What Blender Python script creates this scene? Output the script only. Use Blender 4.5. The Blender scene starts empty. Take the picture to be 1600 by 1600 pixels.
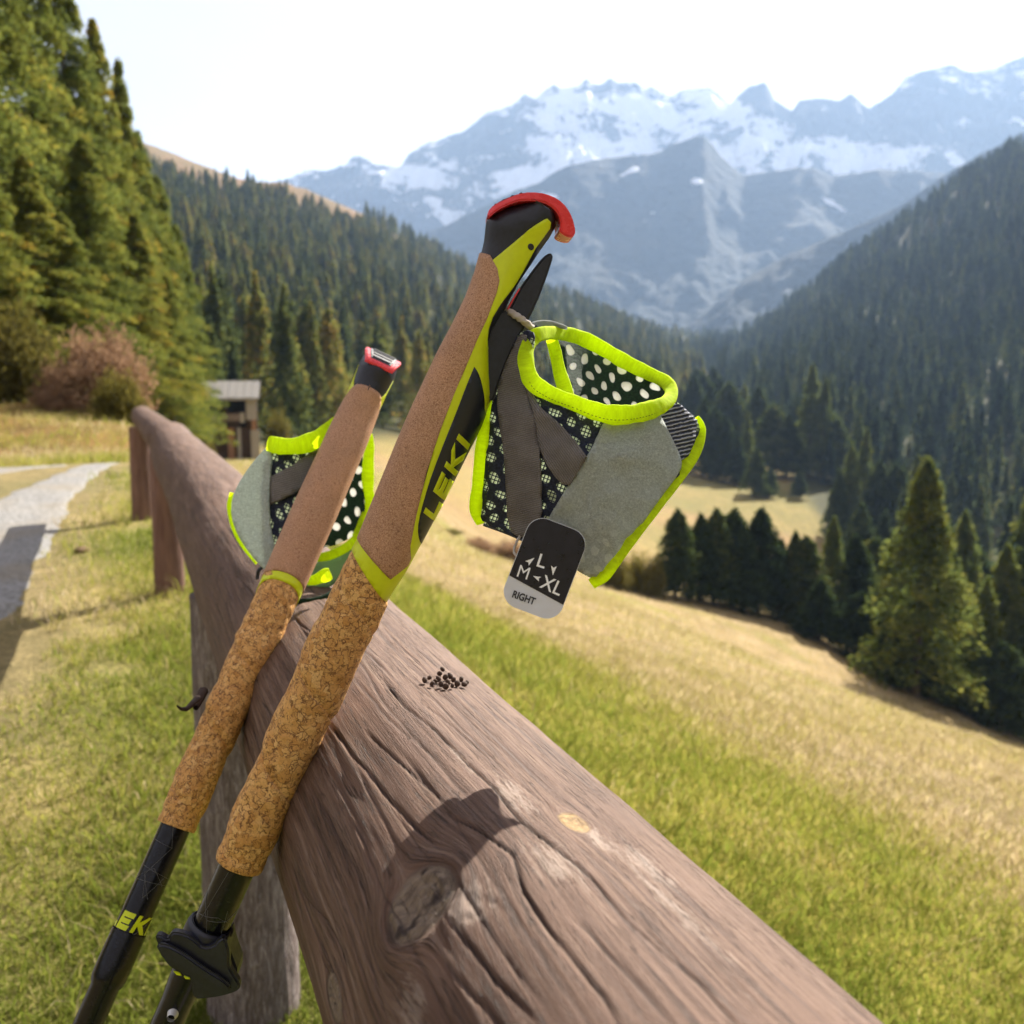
import bpy, bmesh, math, random
import numpy as np
from mathutils import Vector, Matrix

R = math.radians
rng = np.random.default_rng(7)
random.seed(7)
sc = bpy.context.scene
COL = sc.collection

# ------------------------------------------------------------------ camera, world, sun, exposure
F = 1550.0            # focal length in photo pixels (photo 1600 wide)
H = 0.77              # eye height above the verge
PITCH = R(8.0)
CP, SP = math.cos(PITCH), math.sin(PITCH)
cam_d = bpy.data.cameras.new("camera")
cam = bpy.data.objects.new("camera", cam_d); COL.objects.link(cam)
cam_d.sensor_width = 36.0; cam_d.lens = 36.0*F/1600.0
cam_d.clip_start = 0.02; cam_d.clip_end = 30000
cam.location = (0, 0, H); cam.rotation_euler = (R(90)-PITCH, 0, 0)
cam_d.dof.use_dof = True; cam_d.dof.focus_distance = 0.50; cam_d.dof.aperture_fstop = 14.0
sc.camera = cam

SUN_AZ, SUN_EL = 32.0, 36.5      # degrees to the right of the view axis, elevation
w = bpy.data.worlds.new("World"); sc.world = w; w.use_nodes = True
nt = w.node_tree; nt.nodes.clear()
sky = nt.nodes.new("ShaderNodeTexSky"); sky.sky_type = 'NISHITA'; sky.sun_disc = False
sky.sun_elevation = R(SUN_EL); sky.sun_rotation = R(SUN_AZ)
sky.air_density = 1.0; sky.dust_density = 4.0; sky.ozone_density = 1.0; sky.altitude = 1500
# thin bright veil of high cloud over the whole sky
tc = nt.nodes.new("ShaderNodeTexCoord")
nz = nt.nodes.new("ShaderNodeTexNoise"); nz.inputs['Scale'].default_value = 2.2; nz.inputs['Detail'].default_value = 6
mp = nt.nodes.new("ShaderNodeMapping"); mp.inputs['Scale'].default_value = (1, 1, 3.0)
nt.links.new(tc.outputs['Generated'], mp.inputs['Vector']); nt.links.new(mp.outputs['Vector'], nz.inputs['Vector'])
mr = nt.nodes.new("ShaderNodeMapRange"); mr.inputs['From Min'].default_value = .25; mr.inputs['From Max'].default_value = .6
mr.inputs['To Min'].default_value = .55; mr.inputs['To Max'].default_value = .70
nt.links.new(nz.outputs['Fac'], mr.inputs['Value'])
mx = nt.nodes.new("ShaderNodeMix"); mx.data_type = 'RGBA'
mx.inputs[7].default_value = (6.6, 5.3, 4.4, 1)
nt.links.new(mr.outputs['Result'], mx.inputs[0]); nt.links.new(sky.outputs['Color'], mx.inputs[6])
bg = nt.nodes.new("ShaderNodeBackground"); bg.inputs['Strength'].default_value = 0.047
wo = nt.nodes.new("ShaderNodeOutputWorld")
nt.links.new(mx.outputs[2], bg.inputs['Color']); nt.links.new(bg.outputs['Background'], wo.inputs['Surface'])

sun_d = bpy.data.lights.new("sun", 'SUN'); sun_d.energy = 5.0; sun_d.angle = R(0.5); sun_d.color = (1.0, .93, .82)
sun = bpy.data.objects.new("sun", sun_d); COL.objects.link(sun)
sdir = Vector((math.sin(R(SUN_AZ))*math.cos(R(SUN_EL)), math.cos(R(SUN_AZ))*math.cos(R(SUN_EL)), math.sin(R(SUN_EL))))
sun.rotation_euler = sdir.to_track_quat('Z', 'Y').to_euler(); sun.location = (5, 5, 8)

sc.render.engine = 'CYCLES'
sc.view_settings.view_transform = 'Standard'; sc.view_settings.look = 'None'
sc.view_settings.exposure = 1.8; sc.view_settings.gamma = 1.0; sc.view_settings.use_curve_mapping = False
sc.cycles.use_denoising = True; sc.cycles.max_bounces = 8; sc.cycles.transparent_max_bounces = 16
sc.cycles.diffuse_bounces = 3; sc.cycles.glossy_bounces = 2; sc.cycles.transmission_bounces = 5; sc.cycles.volume_bounces = 1
sc.cycles.use_adaptive_sampling = True; sc.cycles.adaptive_threshold = 0.02
sc.cycles.sample_clamp_indirect = 4.0

# ------------------------------------------------------------------ helpers
def P(px, py, d):
    """world point seen at photo pixel (px,py) at camera depth d"""
    x = (px-800)/F*d; q = (py-800)/F
    return Vector((x, d*(CP-q*SP), H-d*(q*CP+SP)))

def pix(x, y, z):
    dep = y*CP-(z-H)*SP
    up = (z-H)*CP+y*SP
    return 800+F*x/dep, 800-F*up/dep

CAM_R = Matrix(((1, 0, 0), (0, SP, CP), (0, CP, -SP))).transposed()  # rows: right, up, forward -> transposed gives columns
def camvec(r, u, f):
    return Vector((r, u*SP+f*CP, u*CP-f*SP))

def link(o, parent=None):
    COL.objects.link(o)
    if parent is not None: o.parent = parent
    return o

def tag(o, label=None, cat=None, group=None, kind=None):
    if label: o['label'] = label
    if cat: o['category'] = cat
    if group: o['group'] = group
    if kind: o['kind'] = kind
    return o

def empty(name, loc=(0, 0, 0), mat3=None):
    e = bpy.data.objects.new(name, None); COL.objects.link(e); e.empty_display_size = .05
    if mat3 is not None: e.matrix_world = Matrix.Translation(Vector(loc)) @ mat3.to_4x4()
    else: e.location = loc
    return e

def mesh_np(name, V, Fq, mat=None, smooth=True, attrs=None, uv=None, mat_idx=None):
    """V (n,3), Fq (m,3|4) -> mesh datablock"""
    V = np.asarray(V, dtype=np.float32); Fq = np.asarray(Fq, dtype=np.int32)
    me = bpy.data.meshes.new(name)
    n, k = Fq.shape
    me.vertices.add(len(V)); me.vertices.foreach_set('co', V.ravel())
    me.loops.add(n*k); me.loops.foreach_set('vertex_index', Fq.ravel())
    me.polygons.add(n)
    me.polygons.foreach_set('loop_start', np.arange(0, n*k, k, dtype=np.int32))
    me.polygons.foreach_set('loop_total', np.full(n, k, dtype=np.int32))
    me.polygons.foreach_set('use_smooth', np.full(n, smooth, dtype=bool))
    if mat_idx is not None: me.polygons.foreach_set('material_index', np.asarray(mat_idx, dtype=np.int32))
    me.update(calc_edges=True)
    for an, (typ, data) in (attrs or {}).items():
        a = me.attributes.new(an, typ, 'POINT')
        data = np.asarray(data, dtype=np.float32)
        if typ == 'FLOAT': a.data.foreach_set('value', data.ravel())
        elif typ == 'FLOAT_COLOR':
            if data.shape[1] == 3: data = np.concatenate([data, np.ones((len(data), 1), np.float32)], 1)
            a.data.foreach_set('color', data.ravel().astype(np.float32))
    if uv is not None:
        l = me.uv_layers.new(name='UVMap')
        l.data.foreach_set('uv', np.asarray(uv, dtype=np.float32)[Fq.ravel()].ravel())
    if mat is not None:
        for m in (mat if isinstance(mat, (list, tuple)) else [mat]): me.materials.append(m)
    return me

def obj(name, me, parent=None, loc=None):
    o = bpy.data.objects.new(name, me); COL.objects.link(o)
    if parent is not None: o.parent = parent
    if loc is not None: o.location = loc
    return o

def grid_faces(nu, nv, wrap_v=False):
    i = np.arange(nu-1)[:, None]; j = np.arange(nv if wrap_v else nv-1)[None, :]
    a = i*nv+j; b = i*nv+(j+1) % nv; c = (i+1)*nv+(j+1) % nv; d = (i+1)*nv+j
    return np.stack([a, b, c, d], -1).reshape(-1, 4)

def _hash(ix, iy, s):
    h = (ix.astype(np.int64)*374761393+iy.astype(np.int64)*668265263+s*974634777) & 0xffffffff
    h = ((h ^ (h >> 13))*1274126177) & 0xffffffff
    return ((h ^ (h >> 16)) & 0xffff)/65535.0

def vnoise(x, y, s=0):
    x = np.asarray(x, float); y = np.asarray(y, float)
    ix = np.floor(x).astype(np.int64); iy = np.floor(y).astype(np.int64)
    fx = x-ix; fy = y-iy
    fx = fx*fx*fx*(fx*(fx*6-15)+10); fy = fy*fy*fy*(fy*(fy*6-15)+10)
    a = _hash(ix, iy, s); b = _hash(ix+1, iy, s); c = _hash(ix, iy+1, s); d = _hash(ix+1, iy+1, s)
    return (a*(1-fx)+b*fx)*(1-fy)+(c*(1-fx)+d*fx)*fy

def fbm(x, y, s=0, oct=5, gain=.5):
    t = 0; a = 1; n = 0
    for o in range(oct):
        t = t+a*(vnoise(x*2**o+17.3*o, y*2**o+5.1*o, s+o)-.5); n += a; a *= gain
    return t/n*2      # about -1..1

def ridged(x, y, s=0, oct=5):
    t = 0; a = 1; n = 0
    for o in range(oct):
        t = t+a*(1-np.abs(2*vnoise(x*2**o+3.7*o, y*2**o+9.2*o, s+o)-1)); n += a; a *= .5
    return t/n

def smooth(a, b, x):
    t = np.clip((x-a)/(b-a), 0, 1); return t*t*(3-2*t)

# ---- materials
class NB:
    def __init__(self, name):
        self.m = bpy.data.materials.new(name); self.m.use_nodes = True
        self.t = self.m.node_tree; self.t.nodes.clear()
        self.out = self.t.nodes.new('ShaderNodeOutputMaterial')
    def n(self, typ, **kw):
        nd = self.t.nodes.new(typ)
        for k, v in kw.items():
            if k in ('ins',):
                for kk, vv in v.items(): self.set(nd.inputs[kk], vv)
            else: setattr(nd, k, v)
        return nd
    def set(self, sock, v):
        if isinstance(v, bpy.types.NodeSocket): self.t.links.new(v, sock)
        elif isinstance(v, (tuple, list)) and len(v) == 3 and sock.type == 'RGBA': sock.default_value = (*v, 1)
        else: sock.default_value = v
    def coord(self, kind='Object', scale=(1, 1, 1), rot=(0, 0, 0)):
        c = self.n('ShaderNodeTexCoord'); m = self.n('ShaderNodeMapping', ins={'Vector': c.outputs[kind], 'Scale': scale, 'Rotation': rot})
        return m.outputs[0]
    def noise(self, vec, scale, detail=4, rough=.55, dist=0.0):
        return self.n('ShaderNodeTexNoise', ins={'Vector': vec, 'Scale': scale, 'Detail': detail, 'Roughness': rough, 'Distortion': dist}).outputs['Fac']
    def attr(self, name, out='Fac'):
        return self.n('ShaderNodeAttribute', attribute_name=name).outputs[out]
    def ramp(self, fac, stops, interp='LINEAR'):
        r = self.n('ShaderNodeValToRGB'); e = r.color_ramp; e.interpolation = interp
        while len(e.elements) < len(stops): e.elements.new(.5)
        for el, (p, c) in zip(e.elements, stops):
            el.position = p; el.color = (*c, 1) if len(c) == 3 else c
        self.set(r.inputs[0], fac); return r.outputs[0]
    def mrange(self, v, a, b, c=0., d=1., smooth=False):
        nd = self.n('ShaderNodeMapRange', ins={'Value': v, 'From Min': a, 'From Max': b, 'To Min': c, 'To Max': d})
        if smooth: nd.interpolation_type = 'SMOOTHSTEP'
        return nd.outputs[0]
    def math(self, op, a, b=0., c=None):
        nd = self.n('ShaderNodeMath', operation=op); self.set(nd.inputs[0], a); self.set(nd.inputs[1], b)
        if c is not None: self.set(nd.inputs[2], c)
        return nd.outputs[0]
    def mix(self, fac, a, b, mode='MIX'):
        nd = self.n('ShaderNodeMix', data_type='RGBA', blend_type=mode)
        self.set(nd.inputs[0], fac); self.set(nd.inputs[6], a); self.set(nd.inputs[7], b); return nd.outputs[2]
    def bump(self, h, strength=.3, dist=.001):
        return self.n('ShaderNodeBump', ins={'Height': h, 'Strength': strength, 'Distance': dist}).outputs[0]
    def bsdf(self, color, rough=.6, spec=.5, normal=None, **kw):
        b = self.n('ShaderNodeBsdfPrincipled')
        self.set(b.inputs['Base Color'], color); self.set(b.inputs['Roughness'], rough); self.set(b.inputs['Specular IOR Level'], spec)
        if normal is not None: self.set(b.inputs['Normal'], normal)
        for k, v in kw.items(): self.set(b.inputs[k], v)
        return b.outputs[0]
    def mixsh(self, fac, a, b):
        nd = self.n('ShaderNodeMixShader'); self.set(nd.inputs[0], fac); self.set(nd.inputs[1], a); self.set(nd.inputs[2], b); return nd.outputs[0]
    def done(self, sh):
        self.t.links.new(sh, self.out.inputs['Surface']); return self.m

def plain(name, color, rough=.5, spec=.5, vary=.12, scale=200., bump=.0):
    b = NB(name); v = b.coord()
    nz = b.noise(v, scale, 3)
    dark = tuple(c*(1-vary) for c in color); lite = tuple(min(1, c*(1+vary)) for c in color)
    c = b.ramp(nz, [(.3, dark), (.7, lite)])
    nor = b.bump(nz, bump, .0005) if bump else None
    return b.done(b.bsdf(c, b.mrange(nz, .3, .7, rough*.85, min(1, rough*1.15)), spec, nor))

def leafmat(name, stops, transl=.45, rand=.25):
    b = NB(name); t = b.attr('tint'); rnd = b.n('ShaderNodeObjectInfo').outputs['Random']
    t2 = b.math('ADD', t, b.mrange(rnd, 0, 1, -rand, rand))
    c = b.ramp(t2, stops)
    d = b.n('ShaderNodeBsdfDiffuse', ins={'Color': c}).outputs[0]
    tr = b.n('ShaderNodeBsdfTranslucent', ins={'Color': c}).outputs[0]
    return b.done(b.mixsh(transl, d, tr))
# ------------------------------------------------------------------ terrain
U2 = np.array([-.36, .933]); V2 = np.array([.933, .36])      # along the fence / to its right
RAIL_OFF = .138; RAIL_Z = H-.2437; RAIL_R = .080

def z_key(py, d):   # height of a point seen at row py at horizontal distance d
    return H-d*math.tan(math.atan((py-800)/F)+PITCH)

COLS = {
 -1600: [(26, 700), (40, 600), (70, 430), (150, 250), (400, 60), (900, 0), (1600, 0)],
 -300: [(20, 690), (27, 640), (40, 560), (100, 330), (300, 150), (600, 90), (1600, 90)],
 0:    [(20, 692), (26, 655), (32, 618), (60, 520), (150, 350), (400, 220), (900, 150), (1600, 190)],
 200:  [(20, 694), (28, 668), (36, 640), (60, 600), (110, 520), (300, 370), (600, 260), (900, 207), (1600, 260)],
 300:  [(20, 720), (60, 726), (82, 720), (110, 672), (200, 560), (500, 360), (900, 244), (1600, 300)],
 450:  [(22, 815), (45, 752), (80, 722), (115, 690), (180, 640), (400, 470), (900, 283), (1600, 340)],
 600:  [(25, 850), (50, 775), (90, 722), (150, 682), (250, 610), (600, 430), (1000, 352), (1600, 420)],
 740:  [(30, 885), (50, 862), (70, 868), (100, 800), (160, 728), (250, 655), (600, 500), (1050, 425), (1600, 470)],
 900:  [(30, 930), (50, 914), (80, 902), (120, 835), (160, 775), (220, 710), (300, 655), (600, 545), (1150, 480), (1600, 500)],
 1060: [(30, 984), (45, 988), (60, 978), (85, 926), (100, 902), (130, 862), (180, 800), (240, 748), (300, 700), (500, 625), (900, 562), (1600, 530)],
 1150: [(30, 1014), (45, 1022), (62, 1014), (86, 942), (110, 915), (150, 865), (190, 805), (240, 755), (320, 700), (500, 635), (900, 570), (1500, 530)],
 1300: [(30, 1068), (45, 1080), (62, 1074), (86, 985), (98, 972), (110, 965), (150, 905), (190, 845), (260, 745), (400, 645), (700, 510), (1000, 425), (1600, 430)],
 1450: [(30, 1120), (45, 1134), (62, 1128), (86, 1050), (110, 1045), (160, 965), (220, 865), (300, 745), (500, 565), (950, 312), (1600, 340)],
 1600: [(30, 1170), (45, 1188), (62, 1184), (90, 1110), (120, 1085), (170, 970), (240, 830), (400, 610), (900, 222), (1600, 200)],
 1900: [(30, 1235), (60, 1260), (90, 1230), (130, 1100), (200, 870), (400, 520), (900, 60), (1600, 0)],
 3200: [(30, 1400), (60, 1420), (90, 1300), (200, 800), (400, 480), (900, 0), (1600, -100)],
}
_cp = np.array(sorted(COLS), float)
_ld = np.linspace(math.log(8), math.log(1600), 240)
_tab = np.zeros((len(_cp), len(_ld)))
for i, c in enumerate(sorted(COLS)):
    k = COLS[c]; _tab[i] = np.interp(_ld, [math.log(a) for a, _ in k], [z_key(b, a)/a for a, b in k])
# smooth along depth (on z/d) and resample finely across columns
_ker = np.exp(-np.linspace(-2, 2, 9)**2); _ker /= _ker.sum()
_pad = np.pad(_tab, ((0, 0), (4, 4)), mode='edge')
_tab = np.stack([np.convolve(r_, _ker, mode='valid') for r_ in _pad])
_cf = np.linspace(-1600, 3200, 481)
_tf = np.stack([np.interp(_cf, _cp, _tab[:, j]) for j in range(len(_ld))], 1)
_k2 = np.exp(-np.linspace(-2, 2, 11)**2); _k2 /= _k2.sum()
_pf = np.pad(_tf, ((5, 5), (0, 0)), mode='edge')
_tf = np.stack([np.convolve(_pf[:, j], _k2, mode='valid') for j in range(len(_ld))], 1)

def st_of(x, y):
    return x*V2[0]+y*V2[1]-RAIL_OFF, x*U2[0]+y*U2[1]

def ground_z(x, y):
    x = np.asarray(x, float); y = np.asarray(y, float)
    s, t = st_of(x, y)
    tt = np.clip(t, 0, 60)
    und = .018*fbm(x*.9, y*.9, 11, 3)+.006*fbm(x*5, y*5, 12, 2)
    und = und-.13*smooth(2.5, 1.2, t)
    zl = und-.075*np.clip(tt-9, 0, 100)-.02*np.clip(-s-.6, 0, 1.2)
    sr = np.clip(s-.12, 0, 200)
    zr = zl-(.33*sr)*smooth(0, .8, sr)-.108*np.clip(tt, 0, 60)*(1-np.exp(-sr/3.))*1.0+.07*np.clip(tt-9, 0, 100)*(1-np.exp(-sr/3.))
    near = np.where(s > .12, zr, zl)+.05*fbm(x*.35, y*.35, 13, 3)*smooth(1.5, 5, np.abs(s))
    r = np.hypot(x, y)+1e-6
    dep = np.where(y > .72*r, y, .72*r)
    px = 800+F*np.clip(np.where(y > .05*r, x/np.maximum(y, .05*r), np.sign(x)*20), -3, 3)
    px = np.clip(px, -1600, 3200)
    ci = np.clip((px+1600)/10., 0, 479.999); i0 = ci.astype(int); f = ci-i0
    lj = np.clip((np.log(np.maximum(dep, 8))-_ld[0])/(_ld[1]-_ld[0]), 0, 238.999); j0 = lj.astype(int); g = lj-j0
    zz = (_tf[i0, j0]*(1-f)+_tf[i0+1, j0]*f)*(1-g)+(_tf[i0, j0+1]*(1-f)+_tf[i0+1, j0+1]*f)*g
    far = zz*dep
    far = far+.55*ridged(x*.16, y*.16, 27, 4)*smooth(16, 22, dep)*smooth(60, 40, dep)*smooth(330, 150, px)
    far = far+(.35*fbm(x*.06, y*.06, 21, 4)+.012*dep*fbm(x*.012, y*.012, 22, 5))*np.where(px > 640, smooth(95, 150, dep), smooth(25, 90, dep))
    wgt = smooth(math.log(14), math.log(27), np.log(dep))
    return near*(1-wgt)+far*wgt

def ground_px(px, d):
    """world xyz of the ground in column px at horizontal distance d"""
    x = (px-800)/F*d*1.0
    z = float(ground_z(x, d))
    for _ in range(3):
        dep = d*CP-(z-H)*SP; x = (px-800)/F*dep; z = float(ground_z(x, d))
    return x, d, z

def solve_depth(px, py, d0, d1):
    best = None
    for d in np.exp(np.linspace(math.log(d0), math.log(d1), 120)):
        x, y, z = ground_px(px, d); p = pix(x, y, z)[1]
        if best is None or abs(p-py) < best[0]: best = (abs(p-py), d, (x, y, z))
    return best[1], best[2]

# road, built from its two edges (photo pixels on flat verge -> world)
def flat_pt(px, py):
    q = (py-800)/F; dn = (q*CP+SP)/(CP-q*SP); y = H/dn; x = (px-800)/F*(y*CP+H*SP)
    return x, y
ROAD_R = [(-2600, 2600), (-500, 1500), (-150, 1200), (12, 1010), (58, 905), (98, 815), (140, 754), (168, 729), (188, 716.5)]
ROAD_L = [(-9000, 2400), (-4000, 1500), (-1500, 1050), (-700, 905), (-220, 828), (-15, 783), (60, 753), (112, 731), (150, 717.5)]
road_r = [flat_pt(*p) for p in ROAD_R]; road_l = [flat_pt(*p) for p in ROAD_L]
TRK_R = [(-900, 800), (-200, 760), (0, 740), (60, 730), (105, 719)]
TRK_L = [(-1200, 770), (-300, 741), (0, 722), (55, 717.5), (95, 714)]
trk_r = [flat_pt(*p) for p in TRK_R]; trk_l = [flat_pt(*p) for p in TRK_L]

def ground_color(x, y, z):
    s, t = st_of(x, y); r = np.hypot(x, y); n = len(x)
    dep = np.maximum(y, .72*r)
    px = 800+F*np.clip(x/np.maximum(y, .05*r+1e-3), -3, 3)
    n1 = fbm(x*1.3, y*1.3, 31, 5)[:, None]; n2 = fbm(x*.3, y*.3, 32, 5)[:, None]; n3 = fbm(x*6, y*6, 33, 4)[:, None]; nf = fbm(x*.03, y*.03, 34, 5)[:, None]
    L = lambda a, b, m: a*(1-m)+b*m
    c3 = lambda *a: np.array(a)[None, :]
    green = c3(.125, .165, .03); straw = c3(.30, .25, .11); dirt = c3(.22, .17, .11)
    # verge
    xr = np.interp(y, [p[1] for p in road_r], [p[0] for p in road_r])   # road's right edge at this y
    dr = (x-xr)
    c = L(green, straw, np.clip(.45+.75*n1+.5*n2+.3*n3+.35*np.exp(-np.clip(dr, 0, 9)/.45)[:, None], 0, 1))
    c = L(c, dirt, (smooth(.35, .05, dr+.12*n1[:, 0])*.55)[:, None])
    # right side
    sb = 2.0+.9*n2[:, 0]+.8*n1[:, 0]+.25*np.clip(x-1.0, 0, 4)
    dry = smooth(-.7, .9, s-sb)[:, None]
    gr = L(c3(.21, .20, .035), c3(.30, .245, .06), np.clip(.4+.8*n1+.4*n3, 0, 1))
    dr2 = L(c3(.30, .225, .135), c3(.21, .155, .075), np.clip(.42+.9*n2+.7*n1, 0, 1))
    dr2 = L(dr2, c3(.21, .20, .05), np.clip(2.2*nf-.3+.8*n2, 0, .75))
    rr = L(gr, dr2, dry)
    c = L(c, rr, smooth(.1, .5, s)[:, None])
    # bank on the left
    bank = L(c3(.24, .14, .055), c3(.14, .12, .03), np.clip(.35+.9*n2+.5*n1, 0, 1))
    bank = L(bank, c3(.17, .095, .045), np.clip(.9*n1, 0, .6))
    mb = smooth(15, 19, dep)*smooth(330, 230, px)
    c = L(c, bank, mb[:, None])
    # far meadow
    mead = L(c3(.24, .18, .075), c3(.16, .14, .05), np.clip(.5+1.1*nf+.5*n2, 0, 1))
    mead = L(mead, c3(.24, .15, .08), np.clip(1.6*fbm(x*.02, y*.06, 41, 4)[:, None]-.15, 0, .8))
    mf = smooth(70, 105, dep)
    c = L(c, mead, mf[:, None])
    forest = c3(.045, .045, .018)+.02*nf
    footL = np.interp(px, [230, 330, 450, 600, 700, 900, 1060, 1100], [45, 80, 105, 150, 180, 300, 320, 330])
    m1 = smooth(.92, 1.1, dep/footL)*smooth(1110, 1090, px)
    footR = np.interp(px, [1090, 1120, 1200, 1300, 1400, 1450, 1600], [900, 520, 300, 200, 135, 110, 85])
    m2 = smooth(.92, 1.08, dep/footR)*smooth(1080, 1110, px)
    c = L(c, forest, np.clip(m1+m2, 0, 1)[:, None])
    # open heath above the tree line on the left ridge
    zr = z/np.maximum(dep, 1)
    heath = L(c3(.20, .12, .075), c3(.13, .10, .05), np.clip(.5+1.2*nf, 0, 1))
    tl = np.interp(px, [200, 300, 450, 560, 700, 800], [640, 700, 740, 800, 1000, 2000])
    c = L(c, heath, (smooth(.85, 1.12, dep/tl+.15*nf[:, 0])*smooth(900, 800, px))[:, None])
    # gravelly stream bed in the valley
    riv = .15*np.exp(-((px-(1098+10*np.sin(dep/45)+6*np.sin(dep/17)))/5)**2)*smooth(480, 620, dep)*smooth(1050, 850, dep)
    c = L(c, c3(.26, .22, .18), np.clip(riv*(1+nf[:, 0]), 0, 1)[:, None])
    return np.clip(c*(1+.12*n3), .005, .8)

g_mat = NB('ground_soil_grass')
_v = g_mat.coord('Object')
_n1 = g_mat.noise(_v, 55, 6, .7); _n2 = g_mat.noise(_v, 9, 5, .6); _n3 = g_mat.noise(_v, .7, 6, .65)
_c = g_mat.attr('col', 'Color')
_c = g_mat.mix(1.0, _c, g_mat.ramp(_n1, [(.25, (.45, .45, .42)), (.75, (1.5, 1.48, 1.4))]), 'MULTIPLY')
_c = g_mat.mix(1.0, _c, g_mat.ramp(_n2, [(.25, (.72, .74, .7)), (.75, (1.25, 1.22, 1.18))]), 'MULTIPLY')
_c = g_mat.mix(1.0, _c, g_mat.ramp(_n3, [(.3, (.8, .82, .8)), (.7, (1.2, 1.18, 1.12))]), 'MULTIPLY')
g_mat = g_mat.done(g_mat.bsdf(_c, .95, .1, g_mat.bump(g_mat.math('ADD', _n1, _n2), .8, .03)))

def build_ground():
    a1 = np.linspace(-40, 40, 560); a2 = np.linspace(40, 320, 90)[1:-1]
    ang = np.radians(np.concatenate([a1, a2]))
    rad = np.exp(np.linspace(math.log(.12), math.log(1500), 460))
    A, Rr = np.meshgrid(ang, rad)
    x = (Rr*np.sin(A)).ravel(); y = (Rr*np.cos(A)).ravel()
    z = ground_z(x, y)
    V = np.stack([x, y, z], 1)
    me = mesh_np('ground', V, grid_faces(len(rad), len(ang), True)[:, ::-1], g_mat, attrs={'col': ('FLOAT_COLOR', ground_color(x, y, z))})
    o = obj('ground', me); tag(o, kind='structure')
    # close the small hole under the camera
    return o
build_ground()

def road_strip(name, L_, R_, mat, n=160, m=26, lift=.012):
    def res(pts, n):
        p = np.array(pts); d = np.r_[0, np.cumsum(np.hypot(*np.diff(p, axis=0).T))]
        # log-like spacing: denser far away
        q = np.interp(np.linspace(0, 1, n), np.linspace(0, 1, len(p)), d)
        return np.stack([np.interp(q, d, p[:, 0]), np.interp(q, d, p[:, 1])], 1)
    l = res(L_, n); r = res(R_, n)
    k = np.ones(7)/7
    for a in (l, r):
        for c in (0, 1): a[:, c] = np.convolve(np.pad(a[:, c], 3, mode='edge'), k, mode='valid')
    f = np.linspace(0, 1, m)[None, :, None]
    g = l[:, None]*(1-f)+r[:, None]*f
    e = (np.abs(f[..., 0]-.5)*2)**6
    jx = .10*fbm(g[..., 0]*4, g[..., 1]*4, 51, 4)*e
    x = (g[..., 0]+jx).ravel(); y = g[..., 1].ravel()
    z = ground_z(x, y)+lift+.012*fbm(x*3, y*3, 52, 3)*1.0-.02*np.repeat(e, n, 0).reshape(-1) if False else ground_z(x, y)+lift-.02*np.broadcast_to(e, (n, m)).ravel()
    me = mesh_np(name, np.stack([x, y, z], 1), grid_faces(n, m), mat)
    o = obj(name, me); tag(o, kind='structure'); return o
b = NB('gravel'); v = b.coord('Object')
vo = b.n('ShaderNodeTexVoronoi', ins={'Vector': v, 'Scale': 70.}); n_ = b.noise(v, 2.2, 5); n2_ = b.noise(v, 25, 4)
cc = b.ramp(vo.outputs['Color'], [(.0, (.14, .135, .13)), (.5, (.23, .225, .215)), (1., (.34, .33, .32))])
cc = b.mix(b.mrange(n_, .48, .7, 0, .55), cc, (.24, .20, .14)); cc = b.mix(b.mrange(n2_, .55, .75, 0, .5), cc, (.20, .18, .15))
gravel_m = b.done(b.bsdf(cc, .9, .2, b.bump(b.math('ADD', vo.outputs['Distance'], n2_), .7, .012)))
road_strip('gravel_road', road_l, road_r, gravel_m)
road_strip('gravel_path', trk_l, trk_r, gravel_m, 60, 12)
# ------------------------------------------------------------------ mountains
def rock_mat(name, a, b_, c_):
    b = NB(name); v = b.coord('Object')
    n1 = b.noise(v, .006, 9, .68, .6); n2 = b.noise(v, .03, 7, .6)
    col = b.ramp(n1, [(.3, a), (.5, b_), (.7, c_)])
    col = b.mix(1., col, b.ramp(n2, [(.3, (.7, .7, .7)), (.7, (1.25, 1.25, 1.25))]), 'MULTIPLY')
    sn = b.attr('snow')
    s2 = b.mrange(b.math('ADD', sn, b.math('ADD', b.mrange(b.noise(v, .0065, 12, .8), .3, .7, -.38, .38), b.mrange(b.noise(b.coord('Object', (1, .6, 3.2), (0, .5, 0)), .004, 8, .7), .35, .65, -.22, .22))), .46, .54, 0, 1, True)
    col = b.mix(s2, col, (.82, .86, .92))
    return b.done(b.bsdf(col, .9, .1, b.bump(b.math('ADD', n1, n2), .9, 30)))

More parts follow.
